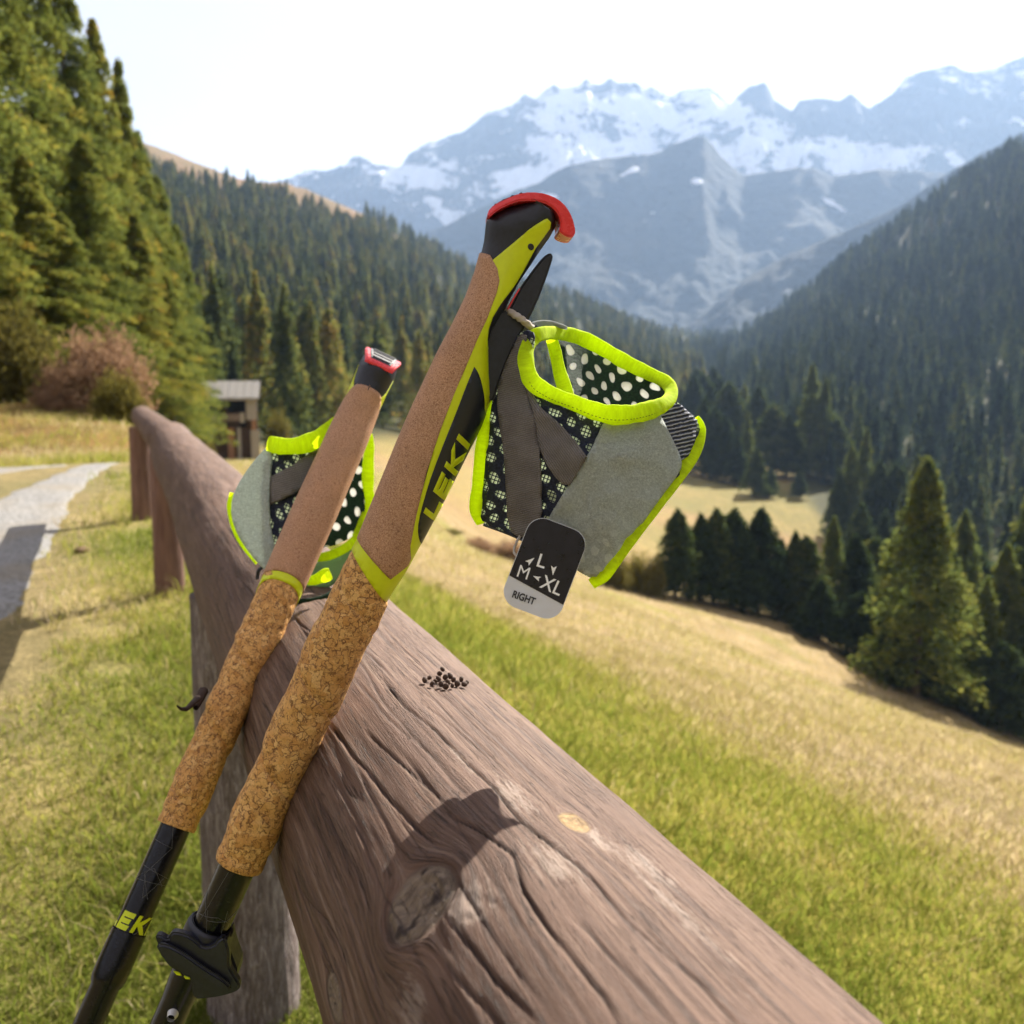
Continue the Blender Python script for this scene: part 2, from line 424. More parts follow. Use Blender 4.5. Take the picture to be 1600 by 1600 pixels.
RIDGE_M = [(-900, 330), (-300, 300), (100, 330), (300, 305), (400, 290), (453, 279), (482, 263), (511, 266), (540, 256), (554, 240), (583, 252), (608, 258), (627, 258), (641, 238), (670, 221), (688, 217), (728, 203), (739, 194), (764, 171), (782, 169), (801, 163), (820, 146), (837, 154), (855, 138), (866, 131), (877, 136), (905, 133), (917, 122), (928, 131), (942, 131), (953, 122), (967, 130), (993, 129), (1007, 137), (1026, 135), (1047, 148), (1079, 137), (1112, 137), (1142, 160), (1169, 135), (1195, 128), (1204, 141), (1210, 156), (1238, 172), (1249, 156), (1277, 152), (1311, 157), (1330, 145), (1358, 169), (1394, 146), (1416, 118), (1461, 106), (1487, 100), (1514, 112), (1555, 105), (1600, 87), (1700, 70), (1900, 90), (2400, 60)]
RIDGE_B = [(-900, 520), (200, 470), (500, 400), (640, 372), (700, 350), (757, 321), (804, 297), (844, 284), (862, 270), (891, 257), (942, 247), (1000, 241), (1019, 240), (1034, 236), (1045, 226), (1064, 221), (1088, 213), (1102, 212), (1113, 226), (1131, 247), (1150, 265), (1161, 273), (1200, 268), (1244, 262), (1270, 261), (1300, 275), (1337, 270), (1375, 264), (1427, 266), (1480, 270), (1560, 300), (1900, 330), (2400, 360)]
RIDGE_C = [(700, 640), (900, 600), (990, 560), (1060, 520), (1110, 480), (1170, 430), (1230, 398), (1300, 368), (1370, 338), (1412, 316), (1450, 290), (1490, 263), (1525, 243), (1560, 226), (1600, 205), (1800, 120), (2400, 40)]

def px_dir(px):   # x/y ratio of a column near the horizon rows
    return (px-800)/F

def mountain(name, ridge, D, front, base_z, mat, nu, nv, amp, seed, prof, snowf, stretch=1., px0=-900, px1=2400):
    px = np.linspace(px0, px1, nu)
    rp = np.interp(px, [a for a, _ in ridge], [b for _, b in ridge])
    rp = rp+1.6*fbm(px/9., px*0, seed+9, 4)
    v = np.linspace(-.25, 1, nv)                # <0 : back side
    PX, Vv = np.meshgrid(px, v, indexing='ij'); RP = rp[:, None]+0*Vv
    vv = np.clip(Vv, 0, 1)
    warp = fbm(PX/260, vv*0, seed+3, 3)
    dep = D*(1-front*Vv)*(1+.05*warp)
    PXw = PX+np.clip(Vv, 0, 1)*(70*fbm(PX/70, vv*3, seed+21, 4)+35*fbm(PX/22, vv*9, seed+22, 3)); RP = np.where(Vv > 0, np.interp(PXw, px, rp), RP)
    q = (RP-800)/F; cf = CP-q*SP
    zt = H-dep*(q*CP+SP)/cf
    D0 = D*(1+.05*warp); ztop = H-D0*(q*CP+SP)/cf
    base = base_z
    pr = np.interp(vv, [a for a, _ in prof], [b for _, b in prof])
    z = base+(ztop-base)*pr
    z = np.where(Vv < 0, ztop+Vv*D*.25, z)
    env = smooth(0, .12, vv)*smooth(1.05, .8, vv)
    g1 = ridged(PX/ (75.*stretch)+1.1*fbm(PX/120, vv*5, seed+1, 4)+vv*1.5, vv*5.5+.8*fbm(PX/90, vv*4, seed+2, 3), seed, 7)-.55
    g2 = fbm(PX/26., vv*16, seed+5, 6)
    z = z+env*amp*(1.4*g1+.55*g2)
    x = (PX-800)/F*dep*(CP-0*q)/1.0; y = dep+0*x
    # exact column for the ridge rows
    depc = dep*CP-(z-H)*SP
    x = (PX-800)/F*depc
    ppx = PX; up = (z-H)*CP+y*SP; ppy = 800-F*up/depc
    sn = snowf(ppx.ravel(), ppy.ravel(), vv.ravel())
    me = mesh_np(name, np.stack([x.ravel(), y.ravel(), z.ravel()], 1), grid_faces(nu, nv), mat, attrs={'snow': ('FLOAT', sn)})
    o = obj(name, me); tag(o, kind='structure'); return o

def blob(px, py, cx, cy, rx, ry, rot=0):
    c, s = math.cos(R(rot)), math.sin(R(rot)); dx = px-cx; dy = py-cy
    u = (dx*c+dy*s)/rx; v_ = (-dx*s+dy*c)/ry
    return np.exp(-(u*u+v_*v_)**1.3)

def snow_M(px, py, v):
    s = .42+.16*fbm(px/26, py/16, 71, 5)
    for b_ in [(960, 190, 120, 45, 5), (880, 260, 110, 22, -18), (1060, 195, 120, 25, 8), (1130, 205, 60, 60, 30), (790, 290, 130, 16, -10), (640, 275, 55, 14, 15), (1230, 235, 130, 32, 3), (1400, 245, 130, 15, 2), (700, 345, 45, 10, 50), (730, 368, 16, 9, 0), (1180, 255, 60, 22, 20)]:
        s = s+.42*blob(px, py, *b_)
    for b_ in [(760, 215, 70, 30, -25), (700, 310, 60, 22, 10), (560, 320, 90, 50, 20), (1440, 170, 200, 45, 8), (1180, 150, 45, 22, 0), (1290, 180, 70, 22, 5), (890, 200, 18, 12, 0), (920, 235, 40, 8, -15), (1350, 205, 90, 14, 12)]:
        s = s-.22*blob(px, py, *b_)
    s = s-.45*smooth(330, 400, py)-.25*smooth(300, 345, py)*smooth(760, 790, px)
    return np.minimum(s, .60+.07*fbm(px/40, py/18, 79, 4))
def snow_B(px, py, v):
    s = .0*px
    for b_ in [(860, 305, 22, 5, 20), (985, 268, 20, 5, -25), (1090, 283, 8, 5, 0), (1300, 318, 40, 6, 30)]:
        s = s+.55*blob(px, py, *b_)
    return s+.1*fbm(px/20, py/20, 75, 4)
m_far = rock_mat('far_rock', (.025, .03, .038), (.06, .064, .072), (.13, .13, .13))
m_mid = rock_mat('mid_rock', (.02, .03, .036), (.035, .045, .05), (.06, .062, .055))
prof_m = [(0, 1), (.08, .90), (.2, .74), (.34, .64), (.5, .40), (.75, .14), (1, 0)]
mountain('snowy_mountains', RIDGE_M, 4300, .30, -80, m_far, 1200, 240, 135, 60, prof_m, snow_M)
mountain('rocky_spur', RIDGE_B, 2900, .36, -80, m_mid, 600, 150, 30, 80, [(0, 1), (.1, .86), (.3, .6), (.6, .3), (1, 0)], snow_B, 1.6)
mountain('valley_shoulder', RIDGE_C, 1950, .30, -80, m_mid, 260, 70, 22, 90, [(0, 1), (.1, .86), (.3, .62), (.6, .3), (1, 0)], lambda a, b_, c: a*0, 1.6, 690, 2400)
# ------------------------------------------------------------------ vegetation prototypes
bark = plain('bark', (.10, .075, .055), .95, .1, .35, 14)
larch_m = leafmat('larch_needles', [(.0, (.05, .072, .022)), (.35, (.135, .168, .038)), (.65, (.22, .235, .045)), (.9, (.32, .26, .045)), (1., (.46, .26, .04))], .5, .10)
spruce_m = leafmat('spruce_needles', [(.0, (.02, .034, .016)), (.5, (.05, .075, .026)), (.8, (.09, .115, .03)), (1., (.15, .15, .035))], .45, .28)
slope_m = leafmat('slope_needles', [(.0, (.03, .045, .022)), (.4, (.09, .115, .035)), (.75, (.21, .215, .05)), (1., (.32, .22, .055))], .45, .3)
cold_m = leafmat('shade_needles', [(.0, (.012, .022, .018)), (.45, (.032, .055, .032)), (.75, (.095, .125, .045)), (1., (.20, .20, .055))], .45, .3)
gold_m = leafmat('golden_larch_needles', [(.0, (.045, .066, .022)), (.5, (.13, .165, .04)), (1., (.25, .24, .05))], .55, .1)
twig_m = leafmat('bare_twigs', [(.0, (.17, .10, .06)), (.5, (.34, .215, .13)), (.8, (.44, .29, .18)), (1., (.36, .30, .10))], .4, .08)
shrub_m = leafmat('shrub_leaves', [(.0, (.06, .055, .02)), (.5, (.16, .14, .03)), (1., (.30, .24, .06))], .45, .1)

def quads(c, d, wd, ln, wid, tint):
    """leaf quads: centre c, long axis d, side axis wd"""
    n = len(c); a = d*ln[:, None]; s = wd*wid[:, None]
    V = np.stack([c-a*.5-s*.25, c-a*.1+s*.5, c+a*.5, c-a*.1-s*.6], 1).reshape(-1, 3)
    return V, np.arange(n*4).reshape(-1, 4), np.repeat(tint, 4)

def unit(v): return v/np.maximum(np.linalg.norm(v, axis=1, keepdims=True), 1e-6)

def cone_tube(p0, p1, r0, r1, k=5):
    p0 = np.array(p0, float); p1 = np.array(p1, float); d = p1-p0; d = d/np.linalg.norm(d)
    a = np.cross(d, [0.3, .1, 1.0] if abs(d[2]) < .9 else [1, 0, 0]); a /= np.linalg.norm(a); b = np.cross(d, a)
    th = np.arange(k)*2*math.pi/k
    ring = np.cos(th)[:, None]*a+np.sin(th)[:, None]*b
    V = np.concatenate([p0+ring*r0, p1+ring*r1]); i = np.arange(k); j = (i+1) % k
    return V, np.stack([i, j, j+k, i+k], 1)

def join(parts):
    Vs, Fs, o = [], [], 0
    for V, Fq in parts: Vs.append(V); Fs.append(Fq+o); o += len(V)
    return np.concatenate(Vs), np.concatenate(Fs)

def make_conifer(Ht, Rd, nb, nq, size, seed, mat, base=.12, droop=.25, shape=.8, limbs=True, uplift=.1, ragged=.35):
    g = np.random.default_rng(seed)
    f = base+(1-base)*(g.random(nb)**.85); f = np.sort(f)
    L = Rd*((1-f)**shape)*g.uniform(1-ragged, 1.08, nb)*np.clip((f-base)/.10+.55, 0, 1)+.02*Rd
    az = g.random(nb)*2*math.pi
    out = np.stack([np.cos(az), np.sin(az), 0*az], 1)
    a = g.random((nb, nq))**.75
    cnt = a
    pos = out[:, None]*(a*L[:, None])[..., None]
    pos[..., 2] += (f*Ht)[:, None]+uplift*L[:, None]*a-droop*L[:, None]*a**2
    side = np.stack([-np.sin(az), np.cos(az), 0*az], 1)
    sp = g.normal(0, 1, (nb, nq))*(.21*L[:, None]*(1.15-a)+.07)
    pos += side[:, None]*sp[..., None]
    pos[..., 2] += g.normal(0, .5, (nb, nq))*size*1.6-np.abs(g.normal(0, 1, (nb, nq)))*size*.8
    c = pos.reshape(-1, 3); n = len(c)
    d = unit(np.repeat(out, nq, 0)*.7+g.normal(0, .55, (n, 3))+np.array([0, 0, -.35]))
    wd = unit(np.cross(d, g.normal(0, 1, (n, 3))))
    tint = np.clip(np.repeat(g.normal(.42, .13, nb), nq)+g.normal(0, .12, n)+.22*(a.ravel()-.5), 0, 1)
    ln = size*g.uniform(.7, 1.5, n); wi = size*g.uniform(.35, .75, n)
    V, Fq, T = quads(c, d, wd, ln, wi, tint)
    crown = mesh_np('crown', V, Fq, mat, smooth=False, attrs={'tint': ('FLOAT', T)})
    ps = []
    ks = 6; zs = np.linspace(0, Ht*.98, ks+1)
    for i in range(ks):
        r0 = Ht*.014*(1-i/ks)+.01; r1 = Ht*.014*(1-(i+1)/ks)+.01
        ps.append(cone_tube((0, 0, zs[i]-(.6 if i == 0 else 0)), (0.0, 0, zs[i+1]), r0, r1, 7))
    if limbs:
        for i in range(0, nb, 1 if nb < 300 else 2):
            e = out[i]*L[i]*.9; z0 = f[i]*Ht
            m = out[i]*L[i]*.5
            ps.append(cone_tube((0, 0, z0), (m[0], m[1], z0+uplift*L[i]*.5-droop*L[i]*.25), .035, .02, 3))
            ps.append(cone_tube((m[0], m[1], z0+uplift*L[i]*.5-droop*L[i]*.25), (e[0], e[1], z0+uplift*L[i]*.9-droop*L[i]*.81), .02, .006, 3))
    V, Fq = join(ps); trunk = mesh_np('trunk', V, Fq, bark)
    return crown, trunk

def make_shrub(Rd, Ht, nb, nq, size, seed, mat):
    g = np.random.default_rng(seed)
    th = g.random(nb)*2*math.pi; el = np.arccos(g.uniform(.05, 1, nb))
    tip = np.stack([np.cos(th)*np.sin(el)*Rd, np.sin(th)*np.sin(el)*Rd, np.cos(el)*Ht], 1)*g.uniform(.7, 1.08, (nb, 1))
    a = g.uniform(.35, 1.05, (nb, nq))
    c = (tip[:, None]*a[..., None]+g.normal(0, size*1.1, (nb, nq, 3))).reshape(-1, 3); n = len(c)
    c[:, 2] = np.abs(c[:, 2])
    d = unit(np.repeat(tip, nq, 0)+g.normal(0, .8*Rd, (n, 3))); wd = unit(np.cross(d, g.normal(0, 1, (n, 3))))
    T = np.clip(np.repeat(g.normal(.45, .15, nb), nq)+g.normal(0, .12, n), 0, 1)
    V, Fq, T = quads(c, d, wd, size*g.uniform(.7, 1.6, n), size*g.uniform(.25, .6, n), T)
    leaves = mesh_np('foliage', V, Fq, mat, smooth=False, attrs={'tint': ('FLOAT', T)})
    ps = [cone_tube((0, 0, -.1), tuple(t_*.9), .02*Rd, .004*Rd, 3) for t_ in tip[::2]]
    V, Fq = join(ps); return leaves, mesh_np('stems', V, Fq, bark)

def plant(name, meshes, loc, rz, sc_, label, cat, group, names=('crown', 'trunk')):
    e = empty(name, loc); e.rotation_euler = (0, 0, rz)
    e.scale = (sc_ if isinstance(sc_, tuple) else (sc_, sc_, sc_))
    for nm, me in zip(names, meshes): obj(nm, me, e)
    return tag(e, label, cat, group)

# --- near larches on the left bank
big = [make_conifer(20, 4.0, 300, 150, .17, 101, larch_m, .08, .35, .62), make_conifer(20, 3.6, 280, 150, .165, 102, larch_m, .06, .3, .7), make_conifer(20, 3.4, 260, 130, .16, 104, larch_m, .05, .4, .8)]
LAB_BIG = 'tall olive green larch crowded with others on the bank beyond the road'
_big = iter(['larch far left on the bank, outside the view', 'second larch far left on the bank, outside the view', 'larch just outside the left edge of the view', 'thick olive larch standing between the reddish bush and the yellow green one', 'olive larch right behind the fence end', 'low bushy larch at the left edge above the grey green bush'])
near_list = [  # px, row of base, row of top, depth, proto, width factor, label
 (-330, 640, -700, 30, 0, 1.0, None), (-190, 640, -620, 34, 1, 1.0, None), (-70, 640, -420, 33, 0, 1.05, None),
 (10, 640, -330, 36, 1, 1.0, 'tallest larch of the bank, its top cut off by the upper edge'),
 (78, 645, -190, 40, 2, 1.15, 'tall larch with airy grey green crown and one orange branch'),
 (128, 650, -70, 44, 0, .95, 'larch with thin see-through top standing before the white sky'),
 (176, 655, 30, 47, 1, 1.0, 'pointed larch whose tip stands alone against the sky above the forest edge'),
 (212, 660, 90, 52, 2, 1.0, 'slim larch on the outer edge of the dense group beyond the road'),
 (236, 665, 205, 56, 1, 1.1, 'dark larch beneath the bare ridge with one branch reaching out to the right'),
 (262, 675, 275, 60, 0, 1.1, 'olive larch at the foot of the bare ridge line'),
 (290, 680, 350, 62, 2, 1.3, 'broad yellow green larch beside the wooden hut'),
 (284, 690, 480, 55, 0, 1.1, 'low yellow green larch that covers the left end of the hut roof'),
 (-10, 630, 180, 29, 2, 1.5, 'blue green young larch low on the bank at the left edge'),
 (60, 640, 240, 33, 1, 1.5, 'yellow green larch rising behind the reddish bush'),
 (150, 650, 215, 38, 0, 1.25, 'bushy olive larch in the middle of the group behind the reddish bush'),
 (225, 655, 330, 44, 2, 1.5, 'bright olive larch in front of the dense group, close to the fence end'),
 (110, 640, 330, 34, 0, 1.6, None), (270, 668, 430, 50, 1, 1.5, None), (30, 625, 430, 29, 1, 1.7, None),
]
for k, (px, pb, pt, d, pr, wf, lab) in enumerate(near_list):
    x, y, z = ground_px(px, d)
    top = P(px, pt, d*CP-(z-H)*SP); ht = max(3, H-d*math.tan(math.atan((pt-800)/F)+PITCH)-z)
    s = ht/20
    ws = s*wf*(1.0 if ht > 14 else 1.25)
    plant('larch_tree', big[pr], (x, y, z-.1), rng.random()*6.28, (ws, ws, s), lab or next(_big), 'tree', 'larches on the left bank')

bush = make_shrub(1.0, 1.0, 260, 60, .07, 201, twig_m); bush2 = make_shrub(1.0, 1.0, 200, 50, .08, 202, shrub_m)
def put_bush(px, pb, pt, d, wpx, meshes, label, group):
    x, y, z = ground_px(px, d); hgt = (H-d*math.tan(math.atan((pt-800)/F)+PITCH))-z
    wd = wpx/F*d
    plant('shrub', meshes, (x, y, z-.05), rng.random()*6, (wd, wd, max(.3, hgt)), label, 'bush', group, ('foliage', 'stems'))
put_bush(162, 652, 508, 27, 74, bush, 'large reddish brown half bare bush on the bank', 'bushes beyond the road')
put_bush(110, 640, 560, 26, 55, bush, 'smaller reddish bush just beside the large one on the bank', 'bushes beyond the road')
put_bush(188, 655, 578, 25, 45, bush2, 'yellow green bush in front of the large reddish bush', 'bushes beyond the road')
put_bush(20, 630, 470, 27, 80, bush2, 'grey green bush at the left edge above the brown bank', 'bushes beyond the road')
for px, pt, d, wp, lb in [(700, 842, 62, 26, 'small brown bush beyond the meadow edge, right beside the taller pole'), (745, 838, 64, 30, 'brown bush beyond the meadow edge under the strap\'s lime edge'), (795, 842, 63, 34, 'brown bush beyond the meadow edge behind the size tag'), (958, 858, 74, 30, 'low brown bush left of the dark conifer clump'), (996, 862, 76, 28, 'low brown bush next to the dark conifer clump'), (1022, 868, 77, 20, 'small brown bush touching the dark conifer clump')]:
    put_bush(px, 900, pt, d, wp, bush if px % 2 else bush2, lb, 'bushes beyond the meadow edge')
put_bush(436, 700, 640, 84, 22, bush2, 'yellow green bush growing right beside the hut', 'bushes by the hut')
put_bush(316, 700, 655, 70, 20, bush2, 'dark olive bush growing in front of the hut', 'bushes by the hut')

# --- mid distance trees
mid = [make_conifer(14, 3.6, 240, 50, .38, 301, spruce_m, .10, .3, .75, False), make_conifer(14, 3.7, 230, 46, .38, 302, spruce_m, .14, .25, .55, False), make_conifer(14, 3.1, 200, 44, .36, 303, spruce_m, .08, .3, .9, False)]
gold = [make_conifer(20, 4.4, 240, 60, .34, 311, gold_m, .06, .3, .8, False), make_conifer(20, 4.0, 220, 55, .34, 312, gold_m, .08, .3, .7, False)]
DK = 'dark green conifer in the row beyond the sunlit meadow'
mid_list = [ # px, base row, top row, search depths, proto, width factor, label
 (1056, 936, 796, 74, 104, mid[1], 1.0, 'leftmost dark conifer of the clump beyond the meadow'),
 (1092, 940, 803, 74, 104, mid[0], 1.1, 'pointed dark conifer, second in the clump beyond the meadow'),
 (1116, 944, 795, 74, 104, mid[1], .9, 'tall dark conifer of the clump beside the gap of light'),
 (1143, 948, 796, 74, 104, mid[1], 1.1, 'broad dark conifer right of the gap of light in the clump'),
 (1160, 955, 822, 74, 104, mid[0], 1.1, None), (1184, 958, 796, 74, 104, mid[1], 1.05, 'round topped dark conifer in the middle of the clump'),
 (1216, 966, 840, 74, 104, mid[2], 1.3, None), (1238, 972, 832, 74, 104, mid[0], 1.1, None), (1255, 978, 838, 74, 104, mid[1], 1.1, None),
 (1296, 985, 806, 76, 104, gold[0], 1.0, 'medium olive larch between the dark clump and the big golden larch'),
 (1330, 1000, 838, 76, 104, mid[0], 1.3, None), (1358, 1010, 842, 76, 104, mid[1], 1.2, None),
 (1429, 1090, 716, 74, 104, gold[0], 1.25, 'big golden green larch towering over the dark trees'),
 (1476, 1080, 862, 78, 104, gold[1], 1.3, 'golden larch leaning into the big one\'s right side'),
 (1529, 1120, 902, 74, 104, gold[1], 1.0, 'small bright green larch before the dark trees'),
 (1592, 1120, 758, 78, 105, gold[1], 1.1, 'tall pale larch at the right edge of the photo'),
 (1508, 1060, 850, 90, 112, mid[0], 1.3, None), (1560, 1110, 930, 80, 104, mid[2], 1.3, None), (1385, 1030, 870, 84, 104, mid[2], 1.3, None),
 (1280, 1000, 905, 74, 104, mid[0], 1.6, None), (1340, 1030, 925, 74, 104, mid[1], 1.6, None), (1400, 1070, 955, 74, 104, mid[0], 1.7, None), (1450, 1090, 980, 74, 104, mid[1], 1.7, None), (1500, 1110, 985, 74, 104, mid[0], 1.7, None), (1560, 1140, 1005, 74, 104, mid[1], 1.7, None), (1612, 1150, 960, 74, 104, mid[0], 1.6, None), (1660, 1170, 900, 74, 104, mid[0], 1.3, None), (1700, 1180, 820, 74, 104, mid[1], 1.2, None), (1780, 1190, 800, 74, 104, mid[0], 1.2, None),
 (1388, 1040, 835, 76, 100, gold[1], 1.2, 'soft green larch leaning against the left side of the big golden green larch'), (1352, 1010, 868, 80, 104, gold[0], 1.2, 'short olive larch between the dark clump and the big golden green larch'), (1556, 1120, 850, 78, 104, gold[0], 1.2, 'olive larch between the small bright green one and the right edge'), (1492, 1070, 800, 92, 118, gold[1], 1.1, 'pale green larch rising behind the right flank of the big golden green one'), (1240, 975, 868, 80, 104, gold[1], 1.3, 'low olive larch inside the dark clump'),
 (1307, 850, 735, 150, 210, mid[2], 1.0, 'narrow conifer at the meadow end below the tall pair'), (1324, 850, 692, 150, 210, gold[1], .9, 'olive larch standing among the valley trees'), (1346, 850, 668, 150, 215, gold[0], .8, 'tall slim olive larch in the valley'), (1368, 860, 722, 140, 200, mid[0], 1.0, None), (1394, 865, 727, 135, 200, mid[1], 1.0, None), (1424, 870, 712, 130, 190, gold[0], 1.0, 'yellow green larch behind the top of the big golden one'), (1340, 900, 790, 110, 150, mid[0], 1.1, None), (1375, 910, 800, 110, 150, mid[2], 1.1, None),
 (1263, 745, 568, 230, 300, gold[1], .9, 'tallest tree of the hazy pair in the valley'), (1284, 748, 590, 225, 300, gold[0], .9, 'lower tree of the hazy pair in the valley'),
 (1206, 742, 634, 240, 300, mid[1], 1.4, None), (1228, 745, 650, 235, 300, mid[0], 1.3, None), (1300, 750, 650, 225, 300, mid[1], 1.2, None),
 (1248, 778, 735, 195, 245, mid[1], 1.1, 'small dark tree alone on the reddish meadow patch'), (1180, 776, 700, 195, 245, mid[0], 1.1, 'dark conifer on the bright meadow, left of the two short ones'), (1202, 778, 732, 195, 245, mid[1], 1.2, 'short dark tree beside the dark conifer on the bright meadow'),
 (1149, 758, 678, 215, 265, mid[0], 1.1, None), (1131, 752, 650, 225, 275, mid[0], 1.0, None), (1114, 748, 640, 230, 285, mid[1], 1.0, None), (1098, 742, 622, 240, 300, mid[2], 1.1, None), (1165, 752, 640, 225, 285, gold[1], .8, None),
 (1082, 690, 590, 320, 520, mid[0], 1.2, 'hazy conifer at the far end of the valley meadow, behind the strap\'s right tip'), (1096, 672, 585, 350, 600, mid[1], 1.3, 'hazy round conifer where the stream bed disappears'), (1108, 700, 600, 310, 500, mid[2], 1.3, 'hazy narrow conifer in front of the stream bed'), (1122, 690, 592, 320, 520, mid[0], 1.3, 'hazy conifer at the foot of the dark slope beside the stream'), (1088, 650, 578, 380, 800, mid[1], 1.4, 'faint conifer highest up the valley, left of the stream'), (1112, 655, 575, 380, 800, mid[0], 1.4, 'faint conifer highest up the valley, right of the stream'), (1136, 712, 600, 300, 460, mid[1], 1.2, 'dark hazy conifer behind the valley row'), (1100, 720, 628, 290, 430, mid[0], 1.2, 'second hazy conifer behind the valley row'), (1160, 700, 598, 300, 480, gold[1], .9, 'pale hazy larch at the foot of the dark slope'), (1182, 712, 606, 280, 450, mid[0], 1.3, 'hazy conifer between the pale larch and the dark round group'),
]
_names = iter(['dark conifer tucked between the tall leftmost group and the round topped one', 'low dark conifer right of the round topped one', 'dark conifer, lower of two, just left of the medium olive larch', 'dark conifer touching the medium olive larch', 'dark conifer right behind the medium olive larch', 'dark conifer half hidden by the big golden larch on its left side', 'dark conifer seen between the big golden larch and its lower neighbour', 'dark conifer filling the gap behind the small bright green larch', 'short dark tree in the gap left of the big golden larch', 'bushy dark tree at the shady foot of the clump', 'bushy dark tree in front of the clump, below the big golden larch', 'lowest dark tree before the big golden larch trunk', 'dark tree before the golden leaning larch', 'dark tree behind the small bright green larch foot', 'dark tree at the meadow rim under the tall pale larch', 'dark tree cut by the right edge at the meadow rim', 'dark tree just beyond the right edge', 'second dark tree beyond the right edge', 'third dark tree beyond the right edge', 'dark valley conifer beside the tall slim olive larch', 'dark valley conifer left of the yellow green larch', 'dark tree below the tall slim olive larch', 'narrow dark tree below the yellow green larch', 'broad hazy dark tree left of the hazy pair', 'lower hazy dark tree touching the hazy pair', 'hazy dark tree right of the hazy pair', 'hazy dark conifer at the left end of the bright meadow', 'second hazy conifer along the bright meadow rim', 'third hazy conifer along the bright meadow rim', 'fourth hazy conifer along the bright meadow rim', 'olive larch behind the row at the bright meadow'])
_big = iter(['larch far left on the bank, outside the view', 'second larch far left on the bank, outside the view', 'larch just outside the left edge of the view', 'thick olive larch standing between the reddish bush and the yellow green one', 'olive larch right behind the fence end', 'low bushy larch at the left edge above the grey green bush'])
for px, pb, pt, d0, d1, me, wf, lab in mid_list:
    lab = lab or next(_names, None)
    d, (x, y, z) = solve_depth(px, pb, d0, d1)
    ht = max(2.5, H-d*math.tan(math.atan((pt-800)/F)+PITCH)-z); h0 = 20 if me in gold else 14
    s = ht/h0; wf = wf*(1.5 if me not in gold else 1.25)
    plant('conifer_tree', me, (x, y, z-.2), rng.random()*6.28, (s*wf, s*wf, s), lab or DK, 'tree', 'conifers in and beyond the valley meadow')

# --- slope forests: nearest trees as things, the rest as one mass
slopeP = [make_conifer(13, 3.3, 120, 22, .5, 401, slope_m, .06, .25, .7, False), make_conifer(13, 2.9, 110, 22, .5, 402, slope_m, .05, .25, .85, False), make_conifer(12, 3.5, 120, 22, .5, 403, slope_m, .08, .2, .6, False)]
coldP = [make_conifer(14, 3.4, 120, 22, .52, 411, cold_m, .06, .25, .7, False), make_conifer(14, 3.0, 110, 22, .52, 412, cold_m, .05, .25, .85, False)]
def proto_col(name, protos):
    c = bpy.data.collections.new(name)
    for i, (cr, tr) in enumerate(protos):
        bm = bmesh.new(); bm.from_mesh(cr); 
        me = cr.copy(); 
        o = bpy.data.objects.new(f'{name}_{i}', cr); c.objects.link(o)
        bm.free(); bpy.data.meshes.remove(me)
    return c
def forest_points(n, px0, px1, foot, topf, seed, dens=None):
    g = np.random.default_rng(seed)
    px = g.uniform(px0, px1, n*6); f0 = np.interp(px, *foot); f1 = np.interp(px, *topf)
    # uniform over ground area: density proportional to depth
    d = np.sqrt(g.uniform(0, 1, len(px))*(f1**2-f0**2)+f0**2)
    # trees with more weight near the front
    keep = (g.random(len(px)) < np.clip(1.15-(d/f1)**3*.8, .1, 1)) & (f1 > f0*1.02)
    px, d = px[keep][:n], d[keep][:n]
    x = (px-800)/F*d*1.02
    z = ground_z(x, d)
    for _ in range(2):
        dep = d*CP-(z-H)*SP; x = (px-800)/F*dep; z = ground_z(x, d)
    return px, x, d, z
def forest_mass(name, col, x, y, z, scl, rot, idx):
    me = bpy.data.meshes.new(name); me.vertices.add(len(x)); me.vertices.foreach_set('co', np.stack([x, y, z], 1).astype(np.float32).ravel())
    for an, typ, dat in (('scl', 'FLOAT', scl), ('rot', 'FLOAT', rot)):
        a = me.attributes.new(an, typ, 'POINT'); a.data.foreach_set('value', dat.astype(np.float32))
    a = me.attributes.new('idx', 'INT', 'POINT'); a.data.foreach_set('value', idx.astype(np.int32))
    o = obj(name, me)
    ng = bpy.data.node_groups.new(name+'_nodes', 'GeometryNodeTree')
    ng.interface.new_socket('Geometry', in_out='INPUT', socket_type='NodeSocketGeometry'); ng.interface.new_socket('Geometry', in_out='OUTPUT', socket_type='NodeSocketGeometry')
    N = ng.nodes; Lk = ng.links
    gi = N.new('NodeGroupInput'); go = N.new('NodeGroupOutput'); iop = N.new('GeometryNodeInstanceOnPoints'); ci = N.new('GeometryNodeCollectionInfo')
    ci.inputs['Collection'].default_value = col; ci.inputs['Separate Children'].default_value = True; ci.inputs['Reset Children'].default_value = True
    def na(nm, t):
        a_ = N.new('GeometryNodeInputNamedAttribute'); a_.data_type = t; a_.inputs['Name'].default_value = nm; return a_.outputs['Attribute']
    cx = N.new('ShaderNodeCombineXYZ'); Lk.new(na('rot', 'FLOAT'), cx.inputs['Z'])
    Lk.new(gi.outputs[0], iop.inputs['Points']); Lk.new(ci.outputs[0], iop.inputs['Instance']); iop.inputs['Pick Instance'].default_value = True
    Lk.new(na('idx', 'INT'), iop.inputs['Instance Index']); Lk.new(cx.outputs[0], iop.inputs['Rotation']); Lk.new(na('scl', 'FLOAT'), iop.inputs['Scale'])
    Lk.new(iop.outputs[0], go.inputs[0])
    m = o.modifiers.new('grow', 'NODES'); m.node_group = ng
    return tag(o, kind='stuff')
